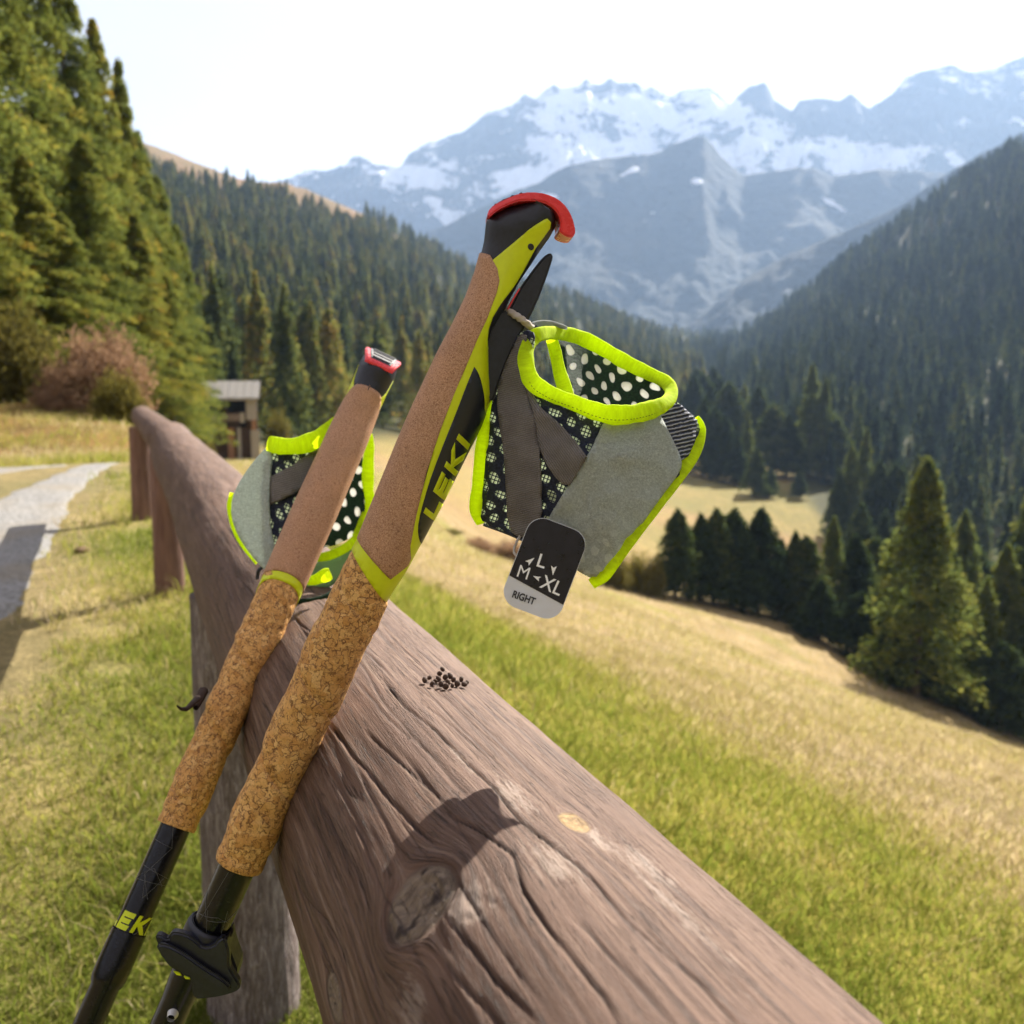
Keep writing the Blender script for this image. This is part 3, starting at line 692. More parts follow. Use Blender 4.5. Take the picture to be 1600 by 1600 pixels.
def slope_forest(name, protos, colname, data, n_ind, label, group, smin, smax, seed):
    px, x, y, z = data; g = np.random.default_rng(seed)
    o = np.argsort(y); px, x, y, z = px[o], x[o], y[o], z[o]
    sc_ = g.uniform(smin, smax, len(x)); rot = g.random(len(x))*6.28; idx = g.integers(0, len(protos), len(x))
    vis = np.where((px > -20) & (px < 1620))[0][:n_ind]
    for i in vis:
        t = obj('slope_conifer', protos[idx[i]][0]); t.location = (x[i], y[i], z[i]-.2); t.rotation_euler = (0, 0, rot[i]); t.scale = (sc_[i],)*3
        tag(t, label, 'tree', group)
    rest = np.setdiff1d(np.arange(len(x)), vis)
    forest_mass(name, proto_col(colname, protos), x[rest], y[rest], z[rest]-.2, sc_[rest], rot[rest], idx[rest])
footL = ([100, 230, 330, 400, 450, 600, 700, 900, 1060, 1102], [60, 70, 92, 108, 112, 155, 190, 300, 335, 560])
topL = ([100, 230, 330, 450, 560, 650, 740, 900, 1090], [700, 740, 760, 780, 900, 1080, 1250, 1450, 1450])
slope_forest('forest_left_slope', slopeP, 'slope_protos', forest_points(3400, 100, 1100, footL, topL, 501), 110, 'olive green conifer in the forest on the sunny slope behind the hut', 'conifers on the sunny slope', .7, 1.5, 502)
footR = ([1095, 1130, 1200, 1300, 1400, 1450, 1600, 2000], [900, 560, 330, 225, 175, 165, 150, 140])
topR = ([1105, 1200, 1300, 1600, 2000], [1500, 1300, 1150, 1150, 1100])
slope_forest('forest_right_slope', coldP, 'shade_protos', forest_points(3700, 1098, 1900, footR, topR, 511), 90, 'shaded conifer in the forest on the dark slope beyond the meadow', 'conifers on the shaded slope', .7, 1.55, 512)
# ------------------------------------------------------------------ hut
def box_bm(bm, x0, x1, y0, y1, z0, z1):
    vs = [bm.verts.new(p) for p in ((x0, y0, z0), (x1, y0, z0), (x1, y1, z0), (x0, y1, z0), (x0, y0, z1), (x1, y0, z1), (x1, y1, z1), (x0, y1, z1))]
    for f in ((0, 3, 2, 1), (4, 5, 6, 7), (0, 1, 5, 4), (1, 2, 6, 5), (2, 3, 7, 6), (3, 0, 4, 7)): bm.faces.new([vs[i] for i in f])
def box_me(name, dims, mat):
    bm = bmesh.new(); box_bm(bm, *dims); me = bpy.data.meshes.new(name); bm.to_mesh(me); bm.free(); me.materials.append(mat); return me
def from_bm(name, bm, mat, parent=None, smooth=False, **kw):
    me = bpy.data.meshes.new(name); bm.to_mesh(me); bm.free()
    for p_ in me.polygons: p_.use_smooth = smooth
    me.materials.append(mat); return obj(name, me, parent)

def woodmat(name, a, b_, sc_=(1, 1, 1), rough=.85):
    b = NB(name); v = b.coord('Object', sc_); n = b.noise(v, 6, 6, .65)
    c = b.ramp(n, [(.3, a), (.7, b_)]); return b.done(b.bsdf(c, rough, .2, b.bump(n, .5, .01)))
hut_dark = woodmat('hut_log_wood', (.045, .026, .02), (.12, .07, .048), (1, 1, 6))
hut_pale = woodmat('hut_weathered_wood', (.30, .25, .21), (.46, .39, .33), (6, 6, 1))
hut_orange = woodmat('hut_orange_wood', (.28, .13, .07), (.40, .21, .12), (5, 5, 1))
hut_roof = woodmat('hut_roof_boards', (.20, .19, .175), (.33, .31, .285), (8, 1, 1))
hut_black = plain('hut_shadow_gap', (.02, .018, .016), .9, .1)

hd = 80.; hx, hy, hz = ground_px(359, hd)
hut = empty('wooden_hut', (hx, hy, hz)); hut.rotation_euler = (0, 0, R(14))
tag(hut, 'old dark log hut with pale sloping board roof beside the larches', 'hut')
pxm = hd/F                     # metres per photo pixel
ztop = H-hd*math.tan(math.atan((622-800)/F)+PITCH)-hz      # eaves height
W = 92*pxm; D_ = 3.4
fz = ztop-2.05
for i in range(int((ztop-.2)/.24)):      # horizontal logs of the front, pieces
    zz = .15+i*.24
    if fz+.85 < zz < fz+1.9:             # dark loft opening, only posts and the left part closed
        segs = [(-W*.46, -W*.40), (-W*.05, W*.0), (W*.28, W*.44)]
    elif fz-.3 < zz < fz+.2: segs = [(-W*.42, W*.18), (W*.30, W*.44)]
    else: segs = [(-W*.46, W*.44)]
    for a_, b_ in segs: obj('wall_log', box_me('wall_log', (a_, b_, -.10+.02*(i % 2), .06, zz+.012, zz+.228), hut_dark), hut)
    obj('side_log', box_me('side_log', (W*.44, W*.44+.16, -.2, D_, zz+.012, zz+.228), hut_dark), hut)
    obj('side_log', box_me('side_log', (-W*.46-.16, -W*.46, -.2, D_, zz+.012, zz+.228), hut_dark), hut)
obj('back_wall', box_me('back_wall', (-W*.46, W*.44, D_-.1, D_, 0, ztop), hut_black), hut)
obj('inner_shade_sheet', box_me('inner_shade_sheet', (-W*.46, W*.44, .5, .55, 0, ztop), hut_black), hut)  # added near-black sheet standing in for the shade inside the openings
obj('balcony_board', box_me('balcony_board', (-W*.48, W*.22, -.75, -.68, fz+.25, fz+.80), woodmat('hut_balcony_wood', (.16, .11, .085), (.28, .2, .15), (1, 1, 5))), hut)
obj('balcony_floor', box_me('balcony_floor', (-W*.48, W*.22, -.72, -.1, fz+.05, fz+.14), hut_dark), hut)
obj('corner_post', box_me('corner_post', (W*.30, W*.47, -.42, -.12, fz+.3, ztop), hut_pale), hut)
obj('corner_post', box_me('corner_post', (W*.36, W*.50, -.42, -.12, -.3, fz-.5), hut_pale), hut)
obj('brace_board', box_me('brace_board', (W*.38, W*.45, -.46, -.2, fz-.5, fz+.3), hut_orange), hut)
obj('post', box_me('post', (W*.20, W*.27, -.8, -.66, fz+.1, fz+.9), hut_pale), hut)
obj('lower_board', box_me('lower_board', (-W*.02, W*.09, -.3, -.2, -.3, fz-.3), hut_orange), hut)
obj('lower_board', box_me('lower_board', (W*.14, W*.20, -.36, -.2, -.3, fz-.3), hut_pale), hut)
# roof: near slope seen from the front, rises away
rz = ztop; rr = empty('roof_frame', (0, 0, 0)); bpy.data.objects.remove(rr)
rise = 25*pxm; nb = 9
for k in range(nb):
    bm = bmesh.new(); x0 = -W*.62+(W*1.14)*k/nb; x1 = x0+W*1.14/nb-.03; t0 = .05+.02*(k % 2)
    ys = (-.75, 1.6); zs = (rz-.02, rz+rise)
    vs = [bm.verts.new(p) for p in ((x0, ys[0], zs[0]), (x1, ys[0], zs[0]), (x1+.15, ys[1], zs[1]), (x0+.15, ys[1], zs[1]), (x0, ys[0], zs[0]+t0), (x1, ys[0], zs[0]+t0), (x1+.15, ys[1], zs[1]+t0), (x0+.15, ys[1], zs[1]+t0))]
    for f in ((0, 3, 2, 1), (4, 5, 6, 7), (0, 1, 5, 4), (1, 2, 6, 5), (2, 3, 7, 6), (3, 0, 4, 7)): bm.faces.new([vs[i] for i in f])
    from_bm('roof_board', bm, hut_roof, hut)
bm = bmesh.new(); vs = [bm.verts.new(p) for p in ((-W*.6, 1.62, rz+rise), (W*.55, 1.62, rz+rise), (W*.52, D_+.5, rz+.1), (-W*.6, D_+.5, rz+.1), (-W*.6, 1.62, rz+rise-.08), (W*.55, 1.62, rz+rise-.08), (W*.52, D_+.5, rz+.02), (-W*.6, D_+.5, rz+.02))]
for f in ((0, 1, 2, 3), (7, 6, 5, 4), (0, 4, 5, 1), (2, 6, 7, 3), (1, 5, 6, 2), (3, 7, 4, 0)): bm.faces.new([vs[i] for i in f])
from_bm('rear_roof', bm, hut_roof, hut)
bm = bmesh.new(); vs = [bm.verts.new(p) for p in ((W*.43, -.1, rz-.05), (W*.43, D_, rz-.05), (W*.45, 1.6, rz+rise-.05), (W*.53, -.1, rz-.05), (W*.53, D_, rz-.05), (W*.55, 1.6, rz+rise-.05))]
for f in ((0, 1, 2), (5, 4, 3), (0, 3, 4, 1), (1, 4, 5, 2), (2, 5, 3, 0)): bm.faces.new([vs[i] for i in f])
from_bm('gable', bm, hut_dark, hut)
obj('eaves_beam', box_me('eaves_beam', (-W*.60, W*.50, -.80, -.70, rz-.16, rz-.03), hut_pale), hut)

# ------------------------------------------------------------------ fence
def cyl_hit(px, py):
    """where the sight line of a photo pixel meets the top rail -> (t along, theta)"""
    d = P(px, py, 1)-Vector((0, 0, H)); 
    a = np.array([d.x*V2[0]+d.y*V2[1], d.z]); c = np.array([RAIL_OFF, RAIL_Z-H])
    A = a@a; B = -2*a@c; C = c@c-RAIL_R**2; disc = B*B-4*A*C
    s = (-B-math.sqrt(disc))/(2*A) if disc > 0 else -B/(2*A)
    p = a*s-c; t = s*(d.x*U2[0]+d.y*U2[1])
    return t, math.atan2(p[0], p[1])
CR = [ # px polyline, width mm
 ([(512, 1128), (545, 1172), (574, 1205), (609, 1251), (650, 1292), (685, 1321)], 2.2),
 ([(600, 1062), (632, 1100), (679, 1135), (725, 1181), (772, 1222), (807, 1269), (848, 1298), (894, 1332), (935, 1367), (981, 1425), (1039, 1472), (1097, 1518), (1173, 1600)], 2.3),
 ([(569, 1141), (632, 1199), (685, 1245)], 1.4),
 ([(691, 1269), (749, 1298), (801, 1332), (818, 1391), (859, 1455), (900, 1507), (940, 1553), (970, 1605)], 2.0),
 ([(476, 1216), (516, 1286), (551, 1350), (574, 1414), (585, 1440)], 1.3),
 ([(640, 1055), (680, 1085), (725, 1129), (765, 1165), (807, 1205), (858, 1238), (871, 1252)], 1.2),
 ([(694, 1425), (737, 1484), (772, 1530), (842, 1600)], 1.8),
 ([(690, 1500), (725, 1542), (772, 1594), (790, 1612)], 1.8),
 ([(880, 1420), (911, 1443), (970, 1507), (1039, 1582), (1060, 1605)], 1.2),
 ([(440, 1350), (460, 1395), (499, 1437), (522, 1484), (530, 1530)], 1.2),
 ([(970, 1395), (987, 1414), (1086, 1507), (1173, 1571)], .8),
 ([(553, 1058), (581, 1092), (606, 1121), (640, 1150), (690, 1190)], 1.1),
 ([(631, 1180), (659, 1217), (684, 1242)], 1.2), ([(403, 1092), (425, 1121), (450, 1158)], 1.4),
 ([(456, 964), (487, 989), (520, 1030)], 1.6), ([(572, 1014), (612, 1055)], 1.3), ([(644, 1080), (706, 1124), (750, 1161), (800, 1200)], .9),
 ([(600, 970), (660, 1030), (720, 1085), (790, 1150), (850, 1205)], .8), ([(540, 985), (590, 1035)], 1.0),
 ([(900, 1295), (960, 1350), (1040, 1430), (1130, 1520)], .7), ([(700, 1350), (730, 1400), (760, 1450), (800, 1510), (850, 1570)], .9),
 ([(560, 1210), (590, 1260), (620, 1320), (640, 1345)], 1.0), ([(620, 1270), (660, 1330), (690, 1365)], .9), ([(500, 1250), (530, 1320), (560, 1400)], .8),
 ([(480, 1450), (510, 1530), (530, 1600)], 1.2), ([(570, 1480), (580, 1540), (600, 1600)], 1.1), ([(1000, 1360), (1080, 1440), (1160, 1520), (1240, 1590)], .8),
 ([(320, 1000), (330, 1060), (335, 1110)], 1.6), ([(350, 930), (358, 980), (356, 1040)], 1.2), ([(375, 905), (395, 930), (420, 950)], 1.2), ([(330, 880), (340, 930)], 1.0),
]
cracks = []
for pts, wmm in CR:
    tt = np.array([cyl_hit(*p) for p in pts]); o_ = np.argsort(tt[:, 0]); tt = tt[o_]
    cracks.append((tt[:, 0], tt[:, 1]*RAIL_R, wmm*.001))
g = np.random.default_rng(31)
for i in range(150):                                    # finer, shorter checks all along the log
    t0 = g.uniform(-.5, 3.2); ln = g.uniform(.05, .35); g0 = g.uniform(-2.2, 1.2)*RAIL_R
    tt = np.linspace(t0, t0+ln, 6); cracks.append((tt, g0+np.cumsum(g.normal(0, .0012, 6)), g.uniform(.0004, .0011)))
K1 = cyl_hit(655, 1410); K2 = cyl_hit(900, 1266); K3 = cyl_hit(508, 1560); K4 = cyl_hit(385, 760)
KN = [(K1[0], K1[1]*RAIL_R, .0150, 1.1), (K2[0], K2[1]*RAIL_R, .0055, 1.6), (K3[0], K3[1]*RAIL_R, .007, 2.0), (K4[0], K4[1]*RAIL_R, .012, 1.2)]
SC = [(cyl_hit(*p), rt, rg) for p, rt, rg in [((865, 1335), .03, .012), ((1010, 1330), .03, .010), ((735, 1415), .02, .015), ((800, 1230), .03, .010), ((1060, 1400), .05, .006), ((640, 1570), .02, .01), ((940, 1290), .03, .006), ((720, 1180), .02, .004)]]

def build_rail(name, t0, t1, r0, r1, off, zz, dense, seed, dirv=U2, side=V2, base=(0, 0)):
    if dense:
        ts = np.concatenate([np.arange(-.7, .16, .01), np.arange(.16, .95, .0013), np.arange(.95, 1.9, .003), np.arange(1.9, t1, .01)])
        th = np.radians(np.concatenate([np.arange(-118, 62, .6), np.arange(62, 242, 6)]))
    else:
        ts = np.linspace(t0, t1, 160); th = np.linspace(0, 2*math.pi, 72, endpoint=False)
    T, TH = np.meshgrid(ts, th, indexing='ij')
    RR = np.interp(T, [t0, t1], [r0, r1])
    if dense: RR = RR*(1+.030*np.cos(4*(TH+.62+.10*fbm(T*2.2, T*0+3, 55, 3)))*smooth(-2.6, -1.6, TH)*smooth(1.9, .9, TH))  # corner shaped into the section to sharpen the shade line along the log
    RR = RR+.0020*fbm(T*1.8, np.cos(TH)*1.4+np.sin(TH)*2, seed, 3)+.0012*fbm(T*9, TH*4, seed+1, 3)
    G = TH*RAIL_R; Gw = G.copy(); knot = np.zeros_like(G); bumpk = np.zeros_like(G)
    crack = np.zeros_like(G); scuff = np.zeros_like(G); dz = np.zeros_like(G); yel = np.zeros_like(G)
    if dense:
        for (kt, kg, a, el) in KN:
            dy = G-kg; dx = (T-kt)/el; rho2 = dx*dx+dy*dy; rho = np.sqrt(rho2)
            Gw = Gw-dy*np.clip(a*a/np.maximum(rho2, a*a*.6), 0, 1.5)*np.exp(-rho2/(a*5)**2)
            inn = smooth(1.08, .9, rho/a); ring = np.exp(-((rho/a-1.0)/.10)**2)
            knot = np.maximum(knot, inn); 
            dz += (.0013*np.exp(-((rho/a-1.15)/.5)**2)-.0016*inn*smooth(1., .2, rho/a)+.0016*inn*fbm(T*130, G*130, 94, 4)-.0014*ring)*(a/.015)**1.5+.0005*inn*np.sin(rho/a*20)*(a/.015)
            crack = np.maximum(crack, .75*ring*(.55+.45*fbm(T*60, G*60, 91, 2)))
            crack = np.maximum(crack, (inn*.8*smooth(.52, .75, .5+.5*fbm(T*110, G*110, 93, 4)) if a > .006 else 0*inn))
        yel = np.exp(-(((G-KN[1][1])/.0058)**2+((T-KN[1][0])/.0095)**2)**2)
    wob = .0011*fbm(T*14, T*0+seed, 7, 4)
    for (ct, cg, cw) in cracks:
        if ct[-1] < t0 or ct[0] > t1: continue
        m = (ts > ct[0]-.02) & (ts < ct[-1]+.02)
        if not m.any(): continue
        c = np.interp(ts[m], ct, cg); env = smooth(0, .03, ts[m]-ct[0]+.01)*smooth(0, .03, ct[-1]+.01-ts[m])
        wv = cw*(.22+.42*vnoise(ts[m]*40, ts[m]*0, int(abs(cg[0])*1e5) % 97))
        jit = .0006*fbm(ts[m]*45, ts[m]*0+cg[0]*77, 5, 4)
        hw = np.maximum(wv*.42, .00062 if dense else .002)[:, None]; dd = np.abs(G[m]-(c+jit)[:, None])/hw
        k = np.exp(-(dd**2))*env[:, None]*np.clip(wv[:, None]*.5/hw, .3, 1)**.6
        crack[m] = np.maximum(crack[m], k); dz[m] -= .0015*k*(cw/.002)**.5
    for ((st_, sth), rt, rg) in (SC if dense else []):
        scuff = np.maximum(scuff, np.exp(-(((T-st_)/rt)**2+((G-sth*RAIL_R)/rg)**2)))
    # fine raised grain
    dz += .00016*fbm(Gw*900, T*14, 96, 4)+.00006*fbm(Gw*240, T*5, 97, 3)
    if dense: dz += .0005*smooth(.5, .8, scuff+.4*fbm(T*50, G*120, 98, 4))*fbm(T*400, G*400, 99, 2)
    RR = RR+dz
    # slight crookedness of the trunk
    ox = off+.006*np.sin(T*2.1+seed)*smooth(1.2, 3, np.abs(T)); 
    X = ox+RR*np.sin(TH); Z = zz+RR*np.cos(TH)
    V = np.stack([base[0]+T*dirv[0]+X*side[0], base[1]+T*dirv[1]+X*side[1], Z+0*T], -1).reshape(-1, 3)
    nt_, nh = T.shape
    Fq = grid_faces(nt_, nh, True)
    # end caps as quads fans (degenerate-free: centre vertex)
    c0 = V[:nh].mean(0); c1 = V[-nh:].mean(0); V = np.concatenate([V, c0[None], c1[None]])
    i = np.arange(0, nh, 2); 
    i2 = (i+1) % nh; i3 = (i+2) % nh
    capA = np.stack([i, np.full_like(i, len(V)-2), i3, i2], 1)
    capB = np.stack([i+(nt_-1)*nh, i2+(nt_-1)*nh, i3+(nt_-1)*nh, np.full_like(i, len(V)-1)], 1)
    Fq = np.concatenate([Fq, capA, capB])
    z2 = [0, 0]
    uv = np.stack([np.r_[Gw.ravel(), z2], np.r_[T.ravel(), z2]], 1)
    at = {'crack': ('FLOAT', np.r_[np.clip(crack, 0, 1).ravel(), z2]), 'scuff': ('FLOAT', np.r_[scuff.ravel(), z2]), 'knot': ('FLOAT', np.r_[knot.ravel(), z2]), 'yel': ('FLOAT', np.r_[yel.ravel(), z2]), 'gx': ('FLOAT', np.r_[Gw.ravel(), z2]), 'tx': ('FLOAT', np.r_[T.ravel(), z2])}
    return mesh_np(name, V, Fq, None, attrs=at, uv=uv)

b = NB('weathered_log')
cv = b.n('ShaderNodeCombineXYZ'); b.set(cv.inputs[0], b.attr('gx')); b.set(cv.inputs[1], b.attr('tx'))
def gscale(sx, sy): return b.n('ShaderNodeMapping', ins={'Vector': cv.outputs[0], 'Scale': (sx, sy, 1)}).outputs[0]
fine = b.noise(gscale(1100, 30), 1, 6, .75, .25); med = b.noise(gscale(260, 6), 1, 6, .65, .25); big_ = b.noise(gscale(22, 5), 1, 5, .6)
dust = b.noise(gscale(700, 600), 1, 4, .7); patch = b.noise(gscale(55, 30), 1, 6, .7)
c = b.ramp(med, [(.25, (.044, .023, .015)), (.45, (.108, .059, .038)), (.6, (.162, .101, .071)), (.78, (.26, .195, .155))])
c = b.mix(1., c, b.ramp(fine, [(.30, (.42, .38, .36)), (.44, (.95, .94, .93)), (.56, (1.05, 1.05, 1.05)), (.72, (1.4, 1.42, 1.44))]), 'MULTIPLY')
c = b.mix(1., c, b.ramp(big_, [(.3, (.74, .70, .70)), (.7, (1.22, 1.24, 1.26))]), 'MULTIPLY')
c = b.mix(b.mrange(patch, .62, .78, 0, .22), c, (.30, .23, .18))
c = b.mix(b.mrange(dust, .70, .78, 0, .45), c, (.40, .35, .30))
sc1 = b.mrange(b.math('ADD', b.math('MULTIPLY', b.attr('scuff'), .9), b.mrange(b.noise(gscale(420, 60), 1, 6, .8), .3, .7, -.55, .55)), .55, 1.0, 0, .42, True)
c = b.mix(sc1, c, (.40, .32, .26))
kn = b.attr('knot'); kc = b.ramp(b.noise(gscale(420, 420), 1, 5, .7), [(.3, (.06, .045, .03)), (.5, (.17, .13, .095)), (.75, (.30, .23, .15))])
c = b.mix(b.math('MULTIPLY', kn, .8), c, kc)
yl = b.attr('yel'); c = b.mix(b.mrange(yl, .25, .6, 0, .8, True), c, b.ramp(b.noise(gscale(700, 400), 1, 5, .75), [(.35, (.11, .06, .025)), (.5, (.26, .155, .05)), (.65, (.38, .26, .10))]))
c = b.mix(b.mrange(b.attr('crack'), .15, .75, 0, .93), c, (.022, .012, .010))
hl1 = b.math('ABSOLUTE', b.math('SUBTRACT', b.noise(gscale(330, 8), 1, 4, .55, .1), .5)); hl2 = b.math('ABSOLUTE', b.math('SUBTRACT', b.noise(gscale(620, 17), 1, 4, .6, .1), .47))
hair = b.math('MAXIMUM', b.math('MULTIPLY', b.mrange(hl1, .0, .010, 1, 0), b.mrange(b.noise(gscale(60, 12), 1, 3), .42, .55, 0, 1)), b.math('MULTIPLY', b.mrange(hl2, .0, .012, .8, 0), b.mrange(b.noise(gscale(90, 20), 1, 3), .45, .55, 0, 1)))
c = b.mix(b.math('MULTIPLY', hair, .85), c, (.03, .017, .014))
wear = b.mrange(b.noise(gscale(1700, 60), 1, 4, .8), .58, .72, 0, .38); c = b.mix(wear, c, (.35, .29, .24))
nor = b.bump(b.math('SUBTRACT', b.math('ADD', b.math('MULTIPLY', fine, .7), b.math('ADD', b.math('MULTIPLY', med, .10), b.math('MULTIPLY', dust, .35))), b.math('MULTIPLY', hair, 1.2)), .9, .0009)
log_m = b.done(b.bsdf(c, b.mrange(med, .3, .7, .6, .8), .27, nor))

fence = empty('wooden_fence', (-.9, 2.6, 0)); tag(fence, 'low round log fence with weathered brown top rail running away along the road', 'fence')
FINV = Matrix.Translation((.9, -2.6, 0))
def fadd(name, me, label=None):
    me.transform(FINV); o = obj(name, me, fence)
    if label: o['label'] = label
    return o
me = build_rail('rail', -.7, 3.78, RAIL_R, RAIL_R*.90, RAIL_OFF, RAIL_Z, True, 61); me.materials.append(log_m); fadd('rail', me, 'thick cracked brown log with a large knot, nearest to the viewer')
p0 = np.array([V2[0]*(RAIL_OFF-.01)+U2[0]*3.80, V2[1]*(RAIL_OFF-.01)+U2[1]*3.80]); dv = np.array([-.385, .923]); sv = np.array([.923, .385])
me = build_rail('rail', 0, 2.15, .064, .058, 0, RAIL_Z+.002, False, 66, dv, sv, p0); me.materials.append(log_m); fadd('rail', me, 'thinner far log beyond the joint')

def pillar(name, x, y, z0, z1, r0, r1, mat, seed, nh=72, nv=150, rough_=1.0, taper=0):
    th = np.linspace(0, 2*math.pi, nh, endpoint=False); zs = np.linspace(z0, z1, nv); Zg, TH = np.meshgrid(zs, th, indexing='ij')
    r = np.interp(Zg, [z0, z1], [r0, r1])+rough_*(.004*fbm(Zg*3, np.cos(TH)*1.5+np.sin(TH)*2, seed, 3)+.0028*ridged(TH*9, Zg*9, seed+1, 4)-.0014)
    V = np.stack([x+r*np.cos(TH), y+r*np.sin(TH), Zg], -1).reshape(-1, 3)
    V = np.concatenate([V, [[x, y, z1]]]); Fq = grid_faces(nv, nh, True)
    i = np.arange(0, nh, 2); Fq = np.concatenate([Fq, np.stack([i+(nv-1)*nh, (i+1) % nh+(nv-1)*nh, (i+2) % nh+(nv-1)*nh, np.full_like(i, len(V)-1)], 1)])
    return mesh_np(name, V, Fq, mat)
b = NB('grey_post_wood'); v = b.coord('Object', (1, 1, .16)); n1 = b.noise(v, 150, 6, .75, 1.2); n2 = b.noise(v, 22, 5, .6); n3 = b.noise(b.coord('Object', (1, 1, .5)), 260, 4, .7)
c = b.ramp(n1, [(.3, (.07, .05, .045)), (.5, (.20, .16, .15)), (.68, (.42, .37, .36))]); c = b.mix(1., c, b.ramp(n2, [(.3, (.7, .66, .64)), (.7, (1.2, 1.2, 1.2))]), 'MULTIPLY')
c = b.mix(b.mrange(n3, .6, .75, 0, .5), c, (.55, .52, .52))
greypost = b.done(b.bsdf(c, .8, .3, b.bump(b.math('ADD', n1, n3), .9, .004)))
b = NB('brown_post_wood'); v = b.coord('Object', (1, 1, .1)); n1 = b.noise(v, 70, 5, .65, .6); n2 = b.noise(v, 10, 4)
c = b.ramp(n1, [(.3, (.12, .062, .048)), (.7, (.26, .15, .115))]); c = b.mix(1., c, b.ramp(n2, [(.3, (.7, .68, .66)), (.7, (1.2, 1.2, 1.2))]), 'MULTIPLY')
brownpost = b.done(b.bsdf(c, .75, .3, b.bump(n1, .6, .003)))
def rail_xy(t, off=RAIL_OFF): return t*U2[0]+off*V2[0], t*U2[1]+off*V2[1]
x, y = rail_xy(1.36, RAIL_OFF-.012); fadd('post', pillar('post', x, y, -.35, RAIL_Z-.05, .066, .060, greypost, 71, 120, 260), 'thick grey weathered post beneath the near rail')
x, y = rail_xy(3.60, RAIL_OFF-.03); fadd('post', pillar('post', x, y, -.12, RAIL_Z-.03, .052, .047, brownpost, 73), 'brown post under the rail joint')
x, y = rail_xy(5.62, RAIL_OFF-.085); fadd('post', pillar('post', x, y, -.14, RAIL_Z-.04, .060, .055, brownpost, 75), 'farthest brown post at the fence end')
# broken side twig on the log
tv = [P(308, 1092, .66), P(300, 1100, .64), P(291, 1108, .63), P(283, 1108, .625), P(277, 1103, .62)]
bits = [cone_tube(tuple(tv[i]), tuple(tv[i+1]), .0026-.0005*i, .0021-.0005*i, 6) for i in range(4)]
bits.append(cone_tube(tuple(P(318, 1080, .68)), tuple(P(306, 1106, .66)), .0035, .002, 8))
V, Fq = join(bits); fadd('twig', mesh_np('twig', V, Fq, plain('dark_twig', (.045, .028, .022), .8, .2)))

# little dry buds lying on the rail
bud_m = plain('dry_bud', (.07, .045, .035), .8, .2, .4, 400)
buds = empty('dry_bud_pile', tuple(P(695, 1052, .62))); tag(buds, 'small pile of dark dry buds on the upper edge of the log', 'dry buds')
bm = bmesh.new(); bmesh.ops.create_icosphere(bm, subdivisions=2, radius=1.)
for v_ in bm.verts: v_.co.z *= .8; v_.co.x *= 1+.25*max(0, v_.co.x)
bm_me = bpy.data.meshes.new('bud'); bm.to_mesh(bm_me); bm.free(); bm_me.materials.append(bud_m)
for p_ in bm_me.polygons: p_.use_smooth = True
budpts = [(664, 1050), (672, 1046), (681, 1051), (688, 1044), (693, 1038), (697, 1046), (701, 1053), (705, 1045), (710, 1050), (716, 1056), (722, 1051), (727, 1058), (731, 1056), (676, 1055), (690, 1056), (698, 1059), (708, 1059), (686, 1048)]
gb = np.random.default_rng(5)
for (bx, by) in budpts:
    t_, th_ = cyl_hit(bx, by+7); th_ = min(th_, .62)
    r_ = RAIL_R*(1+.03*math.cos(4*(th_+.62)))+.0003
    X = RAIL_OFF+r_*math.sin(th_); pos = Vector((t_*U2[0]+X*V2[0], t_*U2[1]+X*V2[1], RAIL_Z+r_*math.cos(th_)+(.0015 if by < 1045 else 0)))
    o = obj('bud', bm_me, buds); o.location = pos-buds.location; s_ = gb.uniform(.0012, .0020); o.scale = (s_, s_, s_); o.rotation_euler = tuple(gb.uniform(0, 6, 3))

# stones / earth clods on the verge
clod_m = plain('earth_clod', (.13, .085, .05), .95, .1, .4, 60, .5)
cx_, cy_ = flat_pt(127, 861); 
bm = bmesh.new(); bmesh.ops.create_icosphere(bm, subdivisions=3, radius=.03)
for v_ in bm.verts: v_.co *= 1+.35*float(fbm(v_.co.x*60+5, v_.co.y*60+v_.co.z*40, 3, 3)); v_.co.z *= .45
o = from_bm('earth_clod', bm, clod_m, None, True); o.location = (cx_, cy_, float(ground_z(cx_, cy_))+.01); tag(o, 'small brown clod of earth lying in the verge grass near the road', 'clod')

